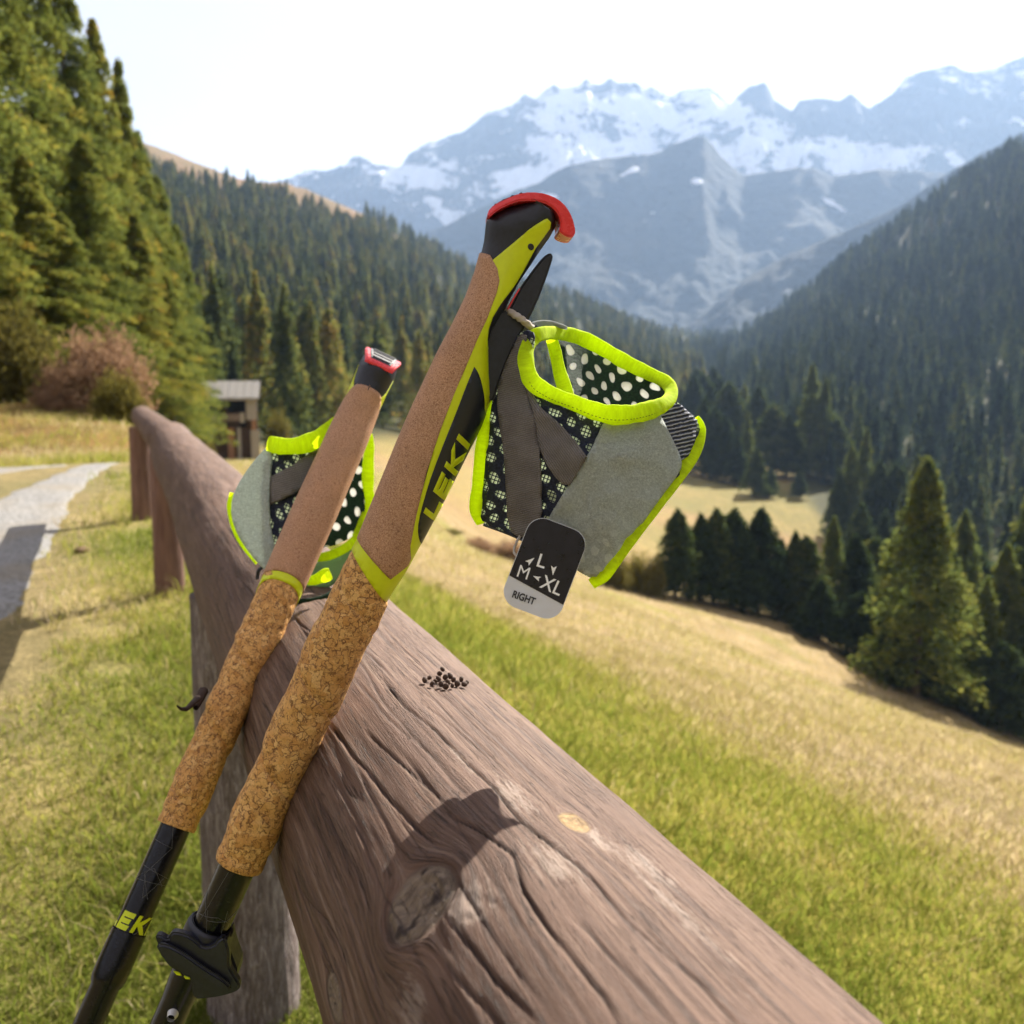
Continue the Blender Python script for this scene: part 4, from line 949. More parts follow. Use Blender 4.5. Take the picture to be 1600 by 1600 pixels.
# ------------------------------------------------------------------ grass
def grassmat(name, stops, tr=.4):
    return leafmat(name, stops, tr, 0)
gm = grassmat('grass_blades', [(.0, (.10, .12, .02)), (.35, (.18, .225, .035)), (.6, (.32, .31, .06)), (.8, (.42, .34, .16)), (1., (.54, .44, .29))], .5)
def blades(name, n, rmin, rmax, a0, a1, accept, hgt, wid, tintf, seed, lean=.5):
    g = np.random.default_rng(seed)
    r = np.exp(g.uniform(math.log(rmin), math.log(rmax), n)); a = np.radians(g.uniform(a0, a1, n))
    x = r*np.sin(a); y = r*np.cos(a)
    # clump
    x += g.normal(0, .01, n)*r; y += g.normal(0, .01, n)*r
    k = accept(x, y, g); x, y, r = x[k], y[k], r[k]; n = len(x); z = ground_z(x, y)
    sc_ = (r/1.2)**.55
    h = hgt*sc_*g.uniform(.45, 1.4, n)*(1+.5*fbm(x*3, y*3, seed, 3)); wd = wid*sc_*g.uniform(.6, 1.3, n)
    az = g.uniform(0, 6.28, n); ld = np.stack([np.cos(az), np.sin(az)], 1)*(lean*h*g.uniform(.2, 1.3, n))[:, None]
    sd = g.uniform(0, 6.28, n); sv_ = np.stack([np.cos(sd), np.sin(sd)], 1)
    b0 = np.stack([x, y, z-.004], 1); m = b0+np.concatenate([ld*.4, (h*.55)[:, None]], 1); tp = b0+np.concatenate([ld, (h*np.clip(1-.25*lean, .3, 1))[:, None]], 1)
    s3 = np.concatenate([sv_, np.zeros((n, 1))], 1)*wd[:, None]*.5
    V = np.stack([b0-s3, b0+s3, m+s3*.8, m-s3*.8, tp+s3*.12, tp-s3*.12], 1).reshape(-1, 3)
    i = np.arange(n)*6
    Fq = np.concatenate([np.stack([i, i+1, i+2, i+3], 1), np.stack([i+3, i+2, i+4, i+5], 1)])
    T = np.clip(tintf(x, y, g), 0, 1)
    return mesh_np(name, V, Fq, gm, smooth=True, attrs={'tint': ('FLOAT', np.repeat(T, 6))})
def road_edge(x, y): return x-np.interp(y, [p[1] for p in road_r], [p[0] for p in road_r])
def acc_l(x, y, g):
    s, t = st_of(x, y); d = road_edge(x, y)
    return (s < .5) & (g.random(len(x)) < np.clip((d+.05)*1.7, 0, 1)) & (fbm(x*2.2, y*2.2, 77, 4) > -.75+.7*np.exp(-np.clip(d, 0, 9)/.4))
def tint_l(x, y, g):
    d = road_edge(x, y); return .16+.50*fbm(x*1.3, y*1.3, 31, 5)+.45*fbm(x*.3, y*.3, 32, 5)+.40*np.exp(-np.clip(d, 0, 9)/.5)+g.normal(0, .16, len(x))
o = obj('verge_grass', blades('verge_grass', 190000, .75, 11, -40, -3, acc_l, .024, .0019, tint_l, 801, .9)); tag(o, kind='stuff')
o = obj('long_grass', blades('long_grass', 16000, .9, 9, -38, -3, lambda x, y, g: acc_l(x, y, g) & (fbm(x*3.5, y*3.5, 88, 3) > .05), .052, .0017, lambda x, y, g: .55+g.normal(0, .22, len(x)), 805, 1.1)); tag(o, kind='stuff')
def acc_r(x, y, g):
    s, t = st_of(x, y); return (s > .12)
def tint_r(x, y, g):
    s, t = st_of(x, y); n1 = fbm(x*1.3, y*1.3, 31, 5); n2 = fbm(x*.3, y*.3, 32, 5)
    dry = smooth(-.7, .9, s-(2.0+.9*n2+.8*n1+.25*np.clip(x-1.0, 0, 4)))
    return .44+.25*n1+.40*dry+g.normal(0, .13, len(x))
o = obj('meadow_grass', blades('meadow_grass', 210000, 1.0, 80, -16, 34, acc_r, .034, .0026, tint_r, 811, 1.0)); tag(o, kind='stuff')
o = obj('bank_grass', blades('bank_grass', 26000, 10, 34, -34, -14, lambda x, y, g: (fbm(x*.7, y*.7, 99, 3) > -.2) & (road_edge(x, y) > -99) & (y > 9.6), .032, .003, lambda x, y, g: .70+.4*fbm(x*.5, y*.5, 98, 4)+g.normal(0, .12, len(x)), 821, .8)); tag(o, kind='stuff')
# ------------------------------------------------------------------ trekking poles
KP = .497/F                                # metres per photo pixel at the near pole
A0 = np.array([375., 1345.]); E_ = np.array([.4078, -.9129]); W_ = np.array([.9129, .4078])
def sw(p): d = np.array(p, float)-A0; return (float(d@E_), float(d@W_))
left_px = [(357, 1262+75), (500-38*.9129-60, 1100), (565, 831), (627, 680), (650, 627), (690, 542), (710, 505), (732, 460), (747, 420), (754, 394), (758.7, 375), (762, 343), (775, 333), (800, 322), (825, 316)]
right_px = [(608, 928), (639, 880), (700, 765), (737, 690), (755, 655), (771, 612), (768, 575), (766, 540), (772, 512), (785, 490), (800, 460), (815, 432), (830, 410), (845, 387), (860, 366), (869, 350), (866, 335), (850, 324), (830, 317)]
lsw = sorted([(0, -38), (200, -39), (380, -40), (500, -40)]+[sw(p) for p in left_px[2:]]); rsw = sorted([(0, 38), (200, 38), (380, 42), (470, 46)]+[sw(p) for p in right_px])
lS, lW = map(np.array, zip(*lsw)); rS, rW = map(np.array, zip(*rsw))
hS = np.array([0, 200, 400, 560, 720, 900, 1000, 1050, 1090, 1128]); hW = np.array([38, 39, 42, 46, 48, 45, 39, 41, 45, 43.])
def sect(s):
    l = np.interp(s, lS, lW); r = np.interp(s, rS, rW); return (l+r)/2, np.maximum((r-l)/2, 2), np.interp(s, hS, hW)
KE = 2.25
def egg(s): return .26*smooth(820, 980, s)*(1-.7*smooth(1010, 1070, s))
def surf3(s, th, off, sgn=1):
    """point on the grip surface (pixel units) at station s, side angle th (-90 palm .. 0 flank .. 90 finger)"""
    c, b_, h = sect(s); q = np.sign(np.sin(th))*np.abs(np.sin(th))**(2/KE); n = np.abs(np.cos(th))**(2/KE)*(1+egg(s)*q)
    return np.stack([(c+(b_+off)*q), -sgn*(h+off)*n, s+0*q], -1)*KP

def loft_grip(name, s0, s1, off, mat, ns=120, nh=72, offf=None):
    ss = np.linspace(s0, s1, ns); th = np.linspace(0, 2*math.pi, nh, endpoint=False); S, TH = np.meshgrid(ss, th, indexing='ij')
    c, b_, h = sect(S); q = np.sign(np.sin(TH))*np.abs(np.sin(TH))**(2/KE); n = np.sign(np.cos(TH))*np.abs(np.cos(TH))**(2/KE)*(1+egg(S)*q)
    o_ = off+(offf(S, TH) if offf else 0)
    V = np.stack([c+(b_+o_)*q, -(h+o_)*n, S], -1).reshape(-1, 3)*KP
    V = np.concatenate([V, [V[:nh].mean(0)], [V[nh*(ns-1):nh*ns].mean(0)]]); Fq = grid_faces(ns, nh, True)
    i = np.arange(0, nh, 2)
    Fq = np.concatenate([Fq, np.stack([i, np.full_like(i, len(V)-2), (i+2) % nh, i+1], 1), np.stack([i+(ns-1)*nh, i+1+(ns-1)*nh, (i+2) % nh+(ns-1)*nh, np.full_like(i, len(V)-1)], 1)])
    return mesh_np(name, V, Fq[:, ::-1], mat)

def cut_poly(polys, du, dv):
    """flat polygons (u,v) cut along a grid -> bmesh"""
    bm = bmesh.new()
    for poly in polys: bm.faces.new([bm.verts.new((u, v, 0)) for u, v in poly])
    us = [u for p in polys for u, _ in p]; vs = [v for p in polys for _, v in p]
    def cuts(lo, hi, st, no, ax):
        k = math.ceil(lo/st-.5)
        while (k+.5)*st < hi:
            co = [0, 0, 0]; co[ax] = (k+.5)*st
            bmesh.ops.bisect_plane(bm, geom=bm.verts[:]+bm.edges[:]+bm.faces[:], plane_co=co, plane_no=no, dist=1e-6); k += 1
    cuts(min(us), max(us), du, (1, 0, 0), 0); cuts(min(vs), max(vs), dv, (0, 1, 0), 1)
    return bm

def dens(poly, step):
    o = []
    for a, c in zip(poly, poly[1:]+poly[:1]):
        n = max(1, int(math.hypot(a[0]-c[0], a[1]-c[1])/step)); o += [(a[0]+(c[0]-a[0])*i/n, a[1]+(c[1]-a[1])*i/n) for i in range(n)]
    return o

def smooth_poly(pts, it=2, keep=()):
    """corner cutting, keeping the corners whose index is in keep"""
    P_ = [(p[0], p[1], i in keep) for i, p in enumerate(pts)]
    for _ in range(it):
        o = []; n = len(P_)
        for i in range(n):
            a, b_, c = P_[i-1], P_[i], P_[(i+1) % n]
            if b_[2]: o.append(b_)
            else:
                o.append((b_[0]*.75+a[0]*.25, b_[1]*.75+a[1]*.25, False)); o.append((b_[0]*.75+c[0]*.25, b_[1]*.75+c[1]*.25, False))
        P_ = o
    return [(p[0], p[1]) for p in P_]

def decal(name, polys_sw, off, mat, thick=.0007, both=True, du=10, dth=6):
    pth = []
    for poly in polys_sw:
        pp = []
        for s, w_ in dens(poly, 3.0):
            c, b_, h = sect(s); q = max(-1, min(1, (w_-c)/b_)); pp.append((s, math.degrees(math.asin(math.copysign(abs(q)**(KE/2), q)))))
        # remove consecutive duplicates
        cl = [pp[0]]
        for p in pp[1:]:
            if abs(p[0]-cl[-1][0])+abs(p[1]-cl[-1][1]) > .05: cl.append(p)
        pth.append(cl)
    bm = cut_poly(pth, du, dth)
    for v in bm.verts:
        p = surf3(v.co.x, math.radians(v.co.y), off); v.co = Vector(p)
    if both:
        d = bmesh.ops.duplicate(bm, geom=bm.verts[:]+bm.edges[:]+bm.faces[:]); nf = [g_ for g_ in d['geom'] if isinstance(g_, bmesh.types.BMFace)]
        for g_ in d['geom']:
            if isinstance(g_, bmesh.types.BMVert): g_.co.y = -g_.co.y
        bmesh.ops.reverse_faces(bm, faces=nf); bmesh.ops.remove_doubles(bm, verts=bm.verts[:], dist=2e-5)
    bmesh.ops.recalc_face_normals(bm, faces=bm.faces[:])
    # make sure they point outward
    f = max(bm.faces, key=lambda f: f.calc_area()); c = sect(f.calc_center_median().z/KP)[0]*KP
    if (f.normal.x*(f.calc_center_median().x-c)+f.normal.y*f.calc_center_median().y) < 0: bmesh.ops.reverse_faces(bm, faces=bm.faces[:])
    me = bpy.data.meshes.new(name); bm.to_mesh(me); bm.free(); me.materials.append(mat)
    for p_ in me.polygons: p_.use_smooth = True
    return me, thick

def slab(name, poly, y0, y1, mat, bev=.0012, seg=3):
    """polygon in side view (s,w pixel units) extruded across the grip"""
    bm = bmesh.new(); vs = [bm.verts.new((w_*KP, y0, s*KP)) for s, w_ in poly]; f = bm.faces.new(vs)
    r = bmesh.ops.extrude_face_region(bm, geom=[f]); bmesh.ops.translate(bm, verts=[v for v in r['geom'] if isinstance(v, bmesh.types.BMVert)], vec=(0, y1-y0, 0))
    bmesh.ops.recalc_face_normals(bm, faces=bm.faces[:])
    ed = [e for e in bm.edges if len(e.link_faces) == 2 and e.calc_face_angle(0) > 1.0]
    bmesh.ops.bevel(bm, geom=ed, offset=bev, segments=seg, affect='EDGES', clamp_overlap=True)
    bmesh.ops.triangulate(bm, faces=[f for f in bm.faces if len(f.verts) > 4])
    me = bpy.data.meshes.new(name); bm.to_mesh(me); bm.free(); me.materials.append(mat)
    for p_ in me.polygons: p_.use_smooth = False
    return me

# materials
b = NB('fine_cork'); v = b.coord('Object'); n1 = b.noise(v, 1500, 4, .8); n2 = b.noise(v, 500, 3, .6); n3 = b.noise(v, 60, 3)
c = b.ramp(n1, [(.30, (.15, .07, .04)), (.45, (.38, .20, .115)), (.6, (.54, .32, .19)), (.75, (.70, .48, .33))])
c = b.mix(b.mrange(n2, .60, .72, 0, .7), c, (.16, .07, .04)); c = b.mix(1., c, b.ramp(n3, [(.3, (.9, .9, .9)), (.7, (1.08, 1.06, 1.05))]), 'MULTIPLY')
cork = b.done(b.bsdf(c, .62, .35, b.bump(n1, .35, .0004)))
b = NB('crackled_cork'); v = b.coord('Object'); wv = b.n('ShaderNodeTexNoise', ins={'Vector': v, 'Scale': 260., 'Detail': 3.})
vm = b.n('ShaderNodeVectorMath', operation='MULTIPLY_ADD'); b.set(vm.inputs[0], wv.outputs['Color']); vm.inputs[1].default_value = (.0075, .0075, .0075); b.set(vm.inputs[2], v)
vo = b.n('ShaderNodeTexVoronoi', feature='DISTANCE_TO_EDGE', ins={'Vector': vm.outputs[0], 'Scale': 290.}); vo2 = b.n('ShaderNodeTexVoronoi', ins={'Vector': vm.outputs[0], 'Scale': 290.}); vo3 = b.n('ShaderNodeTexVoronoi', feature='DISTANCE_TO_EDGE', ins={'Vector': vm.outputs[0], 'Scale': 620.})
gate = b.mrange(b.noise(v, 330, 3), .42, .52, 0, 1); e1 = b.math('MULTIPLY', b.mrange(vo.outputs['Distance'], .0, .13, 1, 0), gate)
gate2 = b.mrange(b.noise(v, 210, 3), .50, .60, 0, .75); e2 = b.math('MULTIPLY', b.mrange(vo3.outputs['Distance'], .0, .12, 1, 0), gate2)
cell = b.ramp(vo2.outputs['Color'], [(.0, (.50, .235, .06)), (.5, (.62, .33, .10)), (1., (.74, .45, .17))])
cell = b.mix(1., cell, b.ramp(b.noise(v, 1200, 3), [(.3, (.86, .86, .84)), (.7, (1.12, 1.12, 1.12))]), 'MULTIPLY')
c = b.mix(b.math('MAXIMUM', e1, e2), cell, (.14, .055, .02))
crack_cork = b.done(b.bsdf(c, .6, .35, b.bump(b.math('SUBTRACT', 1., e1), .4, .0004)))
neon = plain('neon_yellow_plastic', (.60, .68, .005), .38, .45, .04, 300)
blackp = plain('black_rubber', (.012, .013, .022), .42, .5, .3, 500, .1)
black2 = plain('black_panel', (.010, .012, .020), .36, .5, .2, 500)
redp = plain('red_plastic', (.78, .045, .06), .28, .55, .06, 200)
b = NB('black_carbon_tube'); v = b.coord('Object'); n1 = b.noise(v, 300, 3); shaft_m = b.done(b.bsdf(b.ramp(n1, [(.3, (.004, .004, .006)), (.7, (.009, .009, .012))]), .2, .3))
greyline = plain('grey_print', (.10, .10, .10), .4, .4); steel = plain('steel', (.6, .6, .6), .25, .8)

YEL = [(851, 346), (857, 350), (856, 358), (834, 388), (820, 415), (802, 445), (782, 472), (770, 492), (764, 510), (762.5, 525), (766, 550), (769, 575), (770, 600), (778, 614), (764, 655), (745, 690), (708, 765), (660, 860), (640, 882), (608, 929), (560, 851), (535, 822), (575, 828), (615, 888.4), (640, 869), (642, 860), (643, 830), (650, 800), (660, 770), (690, 662), (710, 610), (730, 562.5), (745, 525), (760, 492.5), (774, 460), (775, 440), (772, 420), (767, 407), (771, 407.5), (795, 387.5), (825, 362), (846, 348)]
yel_sw = [sw(p) for p in YEL]
# clean winding of the upper corner
CORK = [(767, 399), (777.5, 420), (780, 438), (776, 455), (762, 492.5), (747, 525), (732, 562.5), (712, 610), (692, 662), (672, 722), (655, 790), (645, 838), (645.5, 858), (641, 869), (615, 888.4), (563, 826), (540, 800), (600, 660), (640, 560), (700, 440), (735, 380), (754, 393)]
cork_sw = [sw(p) for p in CORK]
cork_sw = cork_sw[:]
INS = [(742.5, 566), (748, 574), (753, 588), (758, 612), (758, 632), (775, 665), (745, 720), (700, 800), (668, 845), (661, 838), (657, 820), (658, 800), (668, 762), (681, 722), (699, 676), (716, 634), (730, 597)]
ins_sw = smooth_poly([sw(p) for p in INS], 1, (0, 8))
def letters(x0, b0, hh, word, tr):
    out = []; k = hh
    G_ = {'L': ([[(0, 0), (0, 22), (9, 22), (9, 7), (30, 7), (30, 0)]], 36), 'E': ([[(0, 0), (0, 22), (33, 22), (33, 15.5), (9, 15.5), (9, 14), (30, 14), (30, 8), (9, 8), (9, 6.5), (33, 6.5), (33, 0)]], 41),
          'K': ([[(0, 0), (0, 22), (9, 22), (9, 14), (27, 22), (40, 22), (20, 11.5), (41, 0), (27, 0), (9, 9), (9, 0)]], 45), 'I': ([[(0, 0), (0, 22), (9.5, 22), (9.5, 0)]], 16)}
    for ch in word:
        ps, adv = G_[ch]
        for p in ps: out.append([tr(x0+u+.36*v, v) for u, v in p])
        x0 += adv
    return out
let_sw = letters(621, 0, 22, 'LEKI', lambda u, v: (u, 59.0-1.0*v))

def helical(S, TH):
    """wrinkles and wrap edges of the shrunken cork tube"""
    ph = TH/(2*math.pi)+S/150.; fr = ph-np.floor(ph)
    edge = np.where(fr < .12, (fr/.12), 1-.5*(fr-.12)/.88)
    return 5.5*edge*smooth(10, 60, S)*smooth(520, 400, S)+3.4*fbm(S/42, np.cos(TH)*1.3+np.sin(TH)*.8, 7, 4)+1.0*fbm(S/12, np.cos(TH)*3+np.sin(TH)*2.5, 8, 3)-1.2+1.6*np.exp(-((S-6)/7)**2)

def tube_me(name, prof, mat, k=48, c=(0, 0)):
    """surface of revolution about the pole axis, prof=[(s,r)] in pixel units"""
    th = np.linspace(0, 2*math.pi, k, endpoint=False); S = np.array([p[0] for p in prof]); Rr = np.array([p[1] for p in prof])
    V = np.stack([c[0]+Rr[:, None]*np.cos(th), c[1]+Rr[:, None]*np.sin(th), S[:, None]+0*th], -1).reshape(-1, 3)*KP
    return mesh_np(name, V, grid_faces(len(prof), k, True)[:, ::-1], mat)

def wrap_lines(name, lines, r, mat, rad=.9):
    parts = []
    for ln in lines:
        pts = []
        for (s0, a0), (s1, a1) in zip(ln, ln[1:]):
            for i in range(8): f = i/8; pts.append((s0+(s1-s0)*f, a0+(a1-a0)*f))
        pts.append(ln[-1])
        pp = [((r)*math.sin(R(a))*KP, -(r)*math.cos(R(a))*KP, s*KP) for s, a in pts]
        for a_, c_ in zip(pp, pp[1:]): parts.append(cone_tube(a_, c_, rad*KP, rad*KP, 4))
    V, Fq = join(parts); return mesh_np(name, V, Fq, mat)

def make_pole(name, loc, m3, label, near):
    e = empty(name, loc, m3); tag(e, label, 'trekking pole', 'pair of trekking poles leaning on the fence')
    def add(nm, me, thick=None, parent=None, lab=None):
        o = obj(nm, me, parent or e)
        if thick:
            md = o.modifiers.new('thickness', 'SOLIDIFY'); md.thickness = thick; md.offset = -1
        if lab: o['label'] = lab
        return o
    add('lower_grip', loft_grip('lower_grip', -2, 575, .6, crack_cork, 420, 110, helical))
    body = add('grip_body', loft_grip('grip_body', 540, 1127, -.2, blackp, 200, 80))
    add('grip_shell', *decal('grip_shell', [yel_sw], 1.6, neon, .0007))
    add('cork_panel', *decal('cork_panel', [cork_sw], 2.6, cork, .0010))
    ins = add('side_inlay', *decal('side_inlay', [ins_sw], 2.3, black2, .0006))
    add('lettering', *decal('lettering', let_sw, 2.9, neon, .0004), parent=ins)
    dot = [(sw((826.5, 386.5))[0]+4.6*math.cos(a), sw((826.5, 386.5))[1]+4.6*math.sin(a)) for a in np.linspace(0, 6.28, 16, endpoint=False)]
    add('pin', *decal('pin', [dot], 2.4, black2, .0004, True, 5, 3))
    RED = [(763, 346), (763, 335), (772, 326), (790, 318), (806, 311.5), (826, 308), (850, 310), (868, 316), (882, 327), (892, 342), (897, 360), (894, 368), (888, 370), (878, 367), (870, 362), (873, 352), (869, 338), (860, 329), (846, 322.5), (826, 320), (806, 322), (790, 328), (776, 335)]
    cap_me = slab('top_cap', smooth_poly([sw(p) for p in RED], 1), -.0145, .0145, redp, .0022, 4)
    def teardrop(me, k=1.):
        for v_ in me.vertices:
            w_ = v_.co.x/KP; v_.co.y *= k*float(np.interp(w_, [-62, -50, -25, 5, 45, 70], [.62, .82, 1.0, 1.0, .8, .55]))
        return me
    red = add('top_cap', teardrop(cap_me))
    INL = [(766.5, 334), (770, 327), (780, 320), (790, 315.5), (800, 311.5), (810, 309.3), (822, 307.2), (824, 312), (802, 317), (784, 325), (771, 333)]
    pad = add('cap_pad', teardrop(slab('cap_pad', [sw(p) for p in INL], -.0112, .0112, blackp, .0006, 2)))
    for (cx, cy) in ((776, 324), (788, 317.5), (801, 312), (813, 308.5)):
        s_, w_ = sw((cx, cy)); rib_ = float(np.interp(w_, [-62, -50, -25, 5], [.55, .78, 1.0, 1.0])); V, Fq = cone_tube((w_*KP, -rib_*.0088, s_*KP), (w_*KP, rib_*.0088, s_*KP), 3.0*KP, 3.0*KP, 10)
        add('grip_rib', mesh_np('grip_rib', V, Fq, blackp), parent=pad)
    TRG = [(859, 392), (863, 396), (862, 404), (850, 440), (838, 470), (823, 500), (810, 525), (795, 556), (782, 590), (774, 620), (762, 616), (758, 575), (757, 525), (762, 500), (772, 485), (788, 480), (796, 478), (812, 446), (830, 421), (848, 398)]
    trg = add('strap_release', slab('strap_release', smooth_poly([sw(p) for p in TRG], 1), -.0075, .0075, blackp, .002, 3))
    V, Fq = join([cone_tube((w1*KP, y_, s1*KP), (w2*KP, y_, s2*KP), 1.4*KP, 1.4*KP, 6) for y_ in (-.0078, .0078) for (s1, w1), (s2, w2) in ((sw((812, 447)), sw((803, 462))), (sw((803, 462)), sw((794.5, 478))))])
    add('red_edge', mesh_np('red_edge', V, Fq, redp), parent=trg)
    # shaft
    if near:
        add('shaft', tube_me('shaft', [(3, 29), (-115, 29)], shaft_m))
        add('lower_shaft', tube_me('lower_shaft', [(-110, 33), (-150, 33), (-160, 31), (-205, 29), (-235, 27), (-250, 25.5), (-1700, 25), (-1705, 10), (-1800, 8), (-1802, .5)], shaft_m))
        clamp = add('clamp_collar', tube_me('clamp_collar', [(-112, 30), (-112, 36), (-118, 38), (-150, 39), (-166, 37), (-168, 31)], blackp))
        LEV = [(253, 1444), (256, 1439.5), (263, 1441), (272, 1448), (276, 1438), (283, 1435.5), (302, 1441), (316, 1452), (325, 1462), (340, 1461), (350, 1449), (360, 1447), (366, 1473), (364, 1493), (372, 1508), (381, 1524), (379, 1534), (364, 1540), (347, 1544), (326, 1546), (311, 1546.6), (306, 1530), (308, 1515.7), (283, 1499), (269, 1487.5), (262, 1468)]
        ls = [sw(p) for p in LEV]
        lev = add('clamp_lever', slab('clamp_lever', smooth_poly(ls, 1), -.0150, -.0095, blackp, .0016, 3))
        add('lever_tab', slab('lever_tab', smooth_poly([sw(p) for p in [(255, 1447), (275, 1450), (300, 1465), (330, 1490), (362, 1512), (372, 1526), (352, 1528), (325, 1506), (290, 1488), (268, 1476)]], 1), -.0185, -.0150, blackp, .0012, 3), parent=clamp)
        add('lever_wing', slab('lever_wing', smooth_poly([sw(p) for p in [(345, 1455), (358, 1452), (363, 1480), (376, 1520), (360, 1536), (340, 1520), (335, 1480)]], 1), -.0100, .0090, blackp, .002, 3), parent=clamp)
        add('marking', slab('marking', [sw(p) for p in [(280, 1496), (290, 1500), (293, 1505), (285, 1503)]], -.0160, -.0150, neon, .0002, 1), parent=clamp)
        add('marking', slab('marking', [sw(p) for p in [(296, 1505), (304, 1508), (306, 1511), (298, 1510)]], -.0160, -.0150, neon, .0002, 1), parent=clamp)
        V, Fq = cone_tube(tuple(np.array([sw((272, 1580))[1]*KP, -.0085, sw((272, 1580))[0]*KP])), tuple(np.array([sw((272, 1580))[1]*KP, -.0125, sw((272, 1580))[0]*KP])), 9*KP, 6*KP, 16)
        add('clamp_screw', mesh_np('clamp_screw', V, Fq, steel), parent=clamp)
        add('printed_lines', wrap_lines('printed_lines', [[(-60, -70), (-95, -20), (-88, 40), (-70, 75)], [(-96, -60), (-84, 10), (-92, 60)], [(-70, 30), (-110, 42)], [(-80, -30), (-112, -5)], [(-10, -18), (-100, -40)]], 29.2, greyline, .45))
    else:
        add('shaft', tube_me('shaft', [(3, 30), (-212, 30)], shaft_m))
        add('lower_shaft', tube_me('lower_shaft', [(-205, 33), (-262, 33.5), (-290, 33), (-300, 31), (-306, 27.5), (-1500, 26), (-1505, 10), (-1600, 8), (-1602, .5)], shaft_m))
        V2_, F2_ = [], []
        # lettering wrapped round the tube
        def wr(u, v): 
            return (u, v)
        polys = letters(-62, 0, 22, 'LEKI', wr); bm = cut_poly([dens(p, 4) for p in polys], 4, 30)
        for v_ in bm.verts:
            a = -math.pi/2+(v_.co.x-15)*.026; s_ = -203+(v_.co.y*1.5); r_ = 30.7
            v_.co = Vector((r_*math.cos(a), r_*math.sin(a), s_))*KP
        bmesh.ops.recalc_face_normals(bm, faces=bm.faces[:])
        me = bpy.data.meshes.new('lettering'); bm.to_mesh(me); bm.free(); me.materials.append(neon); lo = add('lettering', me); lo.rotation_euler = (0, 0, LET_ROT)
        ll = [[(0, -10), (-40, 20), (-35, -60)], [(-40, 20), (-100, -35), (-140, 15)], [(-85, -60), (-95, 60)], [(-110, -70), (-84, -10), (-112, 50)], [(-112, -60), (-108, 60)], [(-100, -30), (-140, -5), (-96, 40)], [(-190, -40), (-205, 20), (-180, 60)], [(-200, -70), (-215, 10), (-208, 70)]]
        lo2 = add('printed_lines', wrap_lines('printed_lines', ll, 30.2, greyline, .45)); lo2.rotation_euler = (0, 0, LET_ROT)
    add('basket', tube_me('basket', [(-1560, 26), (-1575, 70), (-1580, 70), (-1590, 24)], blackp))
    return e

def pole_frame(pa, pb, facing):
    """Z along pa->pb; local -Y turned towards 'facing'"""
    z = (pb-pa).normalized(); y = -(facing-z*facing.dot(z)).normalized(); x = y.cross(z)
    return Matrix((x, y, z)).transposed()
LET_ROT = 0.0
pa = P(375, 1345, .505); pb = P(815+5, 360-11, .487)
m3 = pole_frame(pa, pb, Vector((0, 0, H))-(pa+pb)/2)
pole_near = make_pole('trekking_pole', pa, m3, 'nearer trekking pole seen from its side, with neon yellow shell and red hooked tip', True)
pa2 = P(275, 1290, .635); pb2 = P(601, 552, .760)
m4 = pole_frame(pa2, pb2, Vector((0, 0, H))-(pa2+pb2)/2)
PALM = R(90)
LET_ROT = -PALM
m4 = m4 @ Matrix.Rotation(PALM, 3, 'Z')
pole_far = make_pole('trekking_pole', pa2, m4, 'farther trekking pole seen from behind its cork palm side, with small red ringed top', False)
# ------------------------------------------------------------------ glove straps
b = NB('navy_mesh_fabric')
uvn = b.n('ShaderNodeUVMap'); uv = uvn.outputs[0]
def hexdots(b, uv, sc_, rad):
    outs = []; nzv = b.n('ShaderNodeTexNoise', ins={'Vector': uv, 'Scale': 60.}); va = b.n('ShaderNodeVectorMath', operation='MULTIPLY_ADD'); b.set(va.inputs[0], nzv.outputs['Color']); va.inputs[1].default_value = (.009, .009, 0); b.set(va.inputs[2], uv); uv = va.outputs[0]
    for off in ((0, 0), (.5, .5)):
        m = b.n('ShaderNodeMapping', ins={'Vector': uv, 'Scale': (sc_, sc_*.62, 1), 'Location': (off[0], off[1], 0), 'Rotation': (0, 0, .35)})
        fr = b.n('ShaderNodeVectorMath', operation='FRACTION'); b.set(fr.inputs[0], m.outputs[0])
        sb = b.n('ShaderNodeVectorMath', operation='MULTIPLY_ADD'); b.set(sb.inputs[0], fr.outputs[0]); sb.inputs[1].default_value = (1, 1.6, 0); sb.inputs[2].default_value = (-.5, -.8, 0)
        ln = b.n('ShaderNodeVectorMath', operation='LENGTH'); b.set(ln.inputs[0], sb.outputs[0]); outs.append(ln.outputs['Value'])
    return b.mrange(b.math('MINIMUM', outs[0], outs[1]), rad, rad+.06, 1, 0, True)
def grid_lines(b, uv, sc_):
    m = b.n('ShaderNodeMapping', ins={'Vector': uv, 'Scale': (sc_, sc_, 1), 'Rotation': (0, 0, .35)}); fr = b.n('ShaderNodeVectorMath', operation='FRACTION'); b.set(fr.inputs[0], m.outputs[0])
    sp = b.n('ShaderNodeSeparateXYZ'); b.set(sp.inputs[0], fr.outputs[0]); return b.math('MINIMUM', b.mrange(sp.outputs[0], .22, .34, 0, 1), b.mrange(sp.outputs[1], .22, .34, 0, 1))
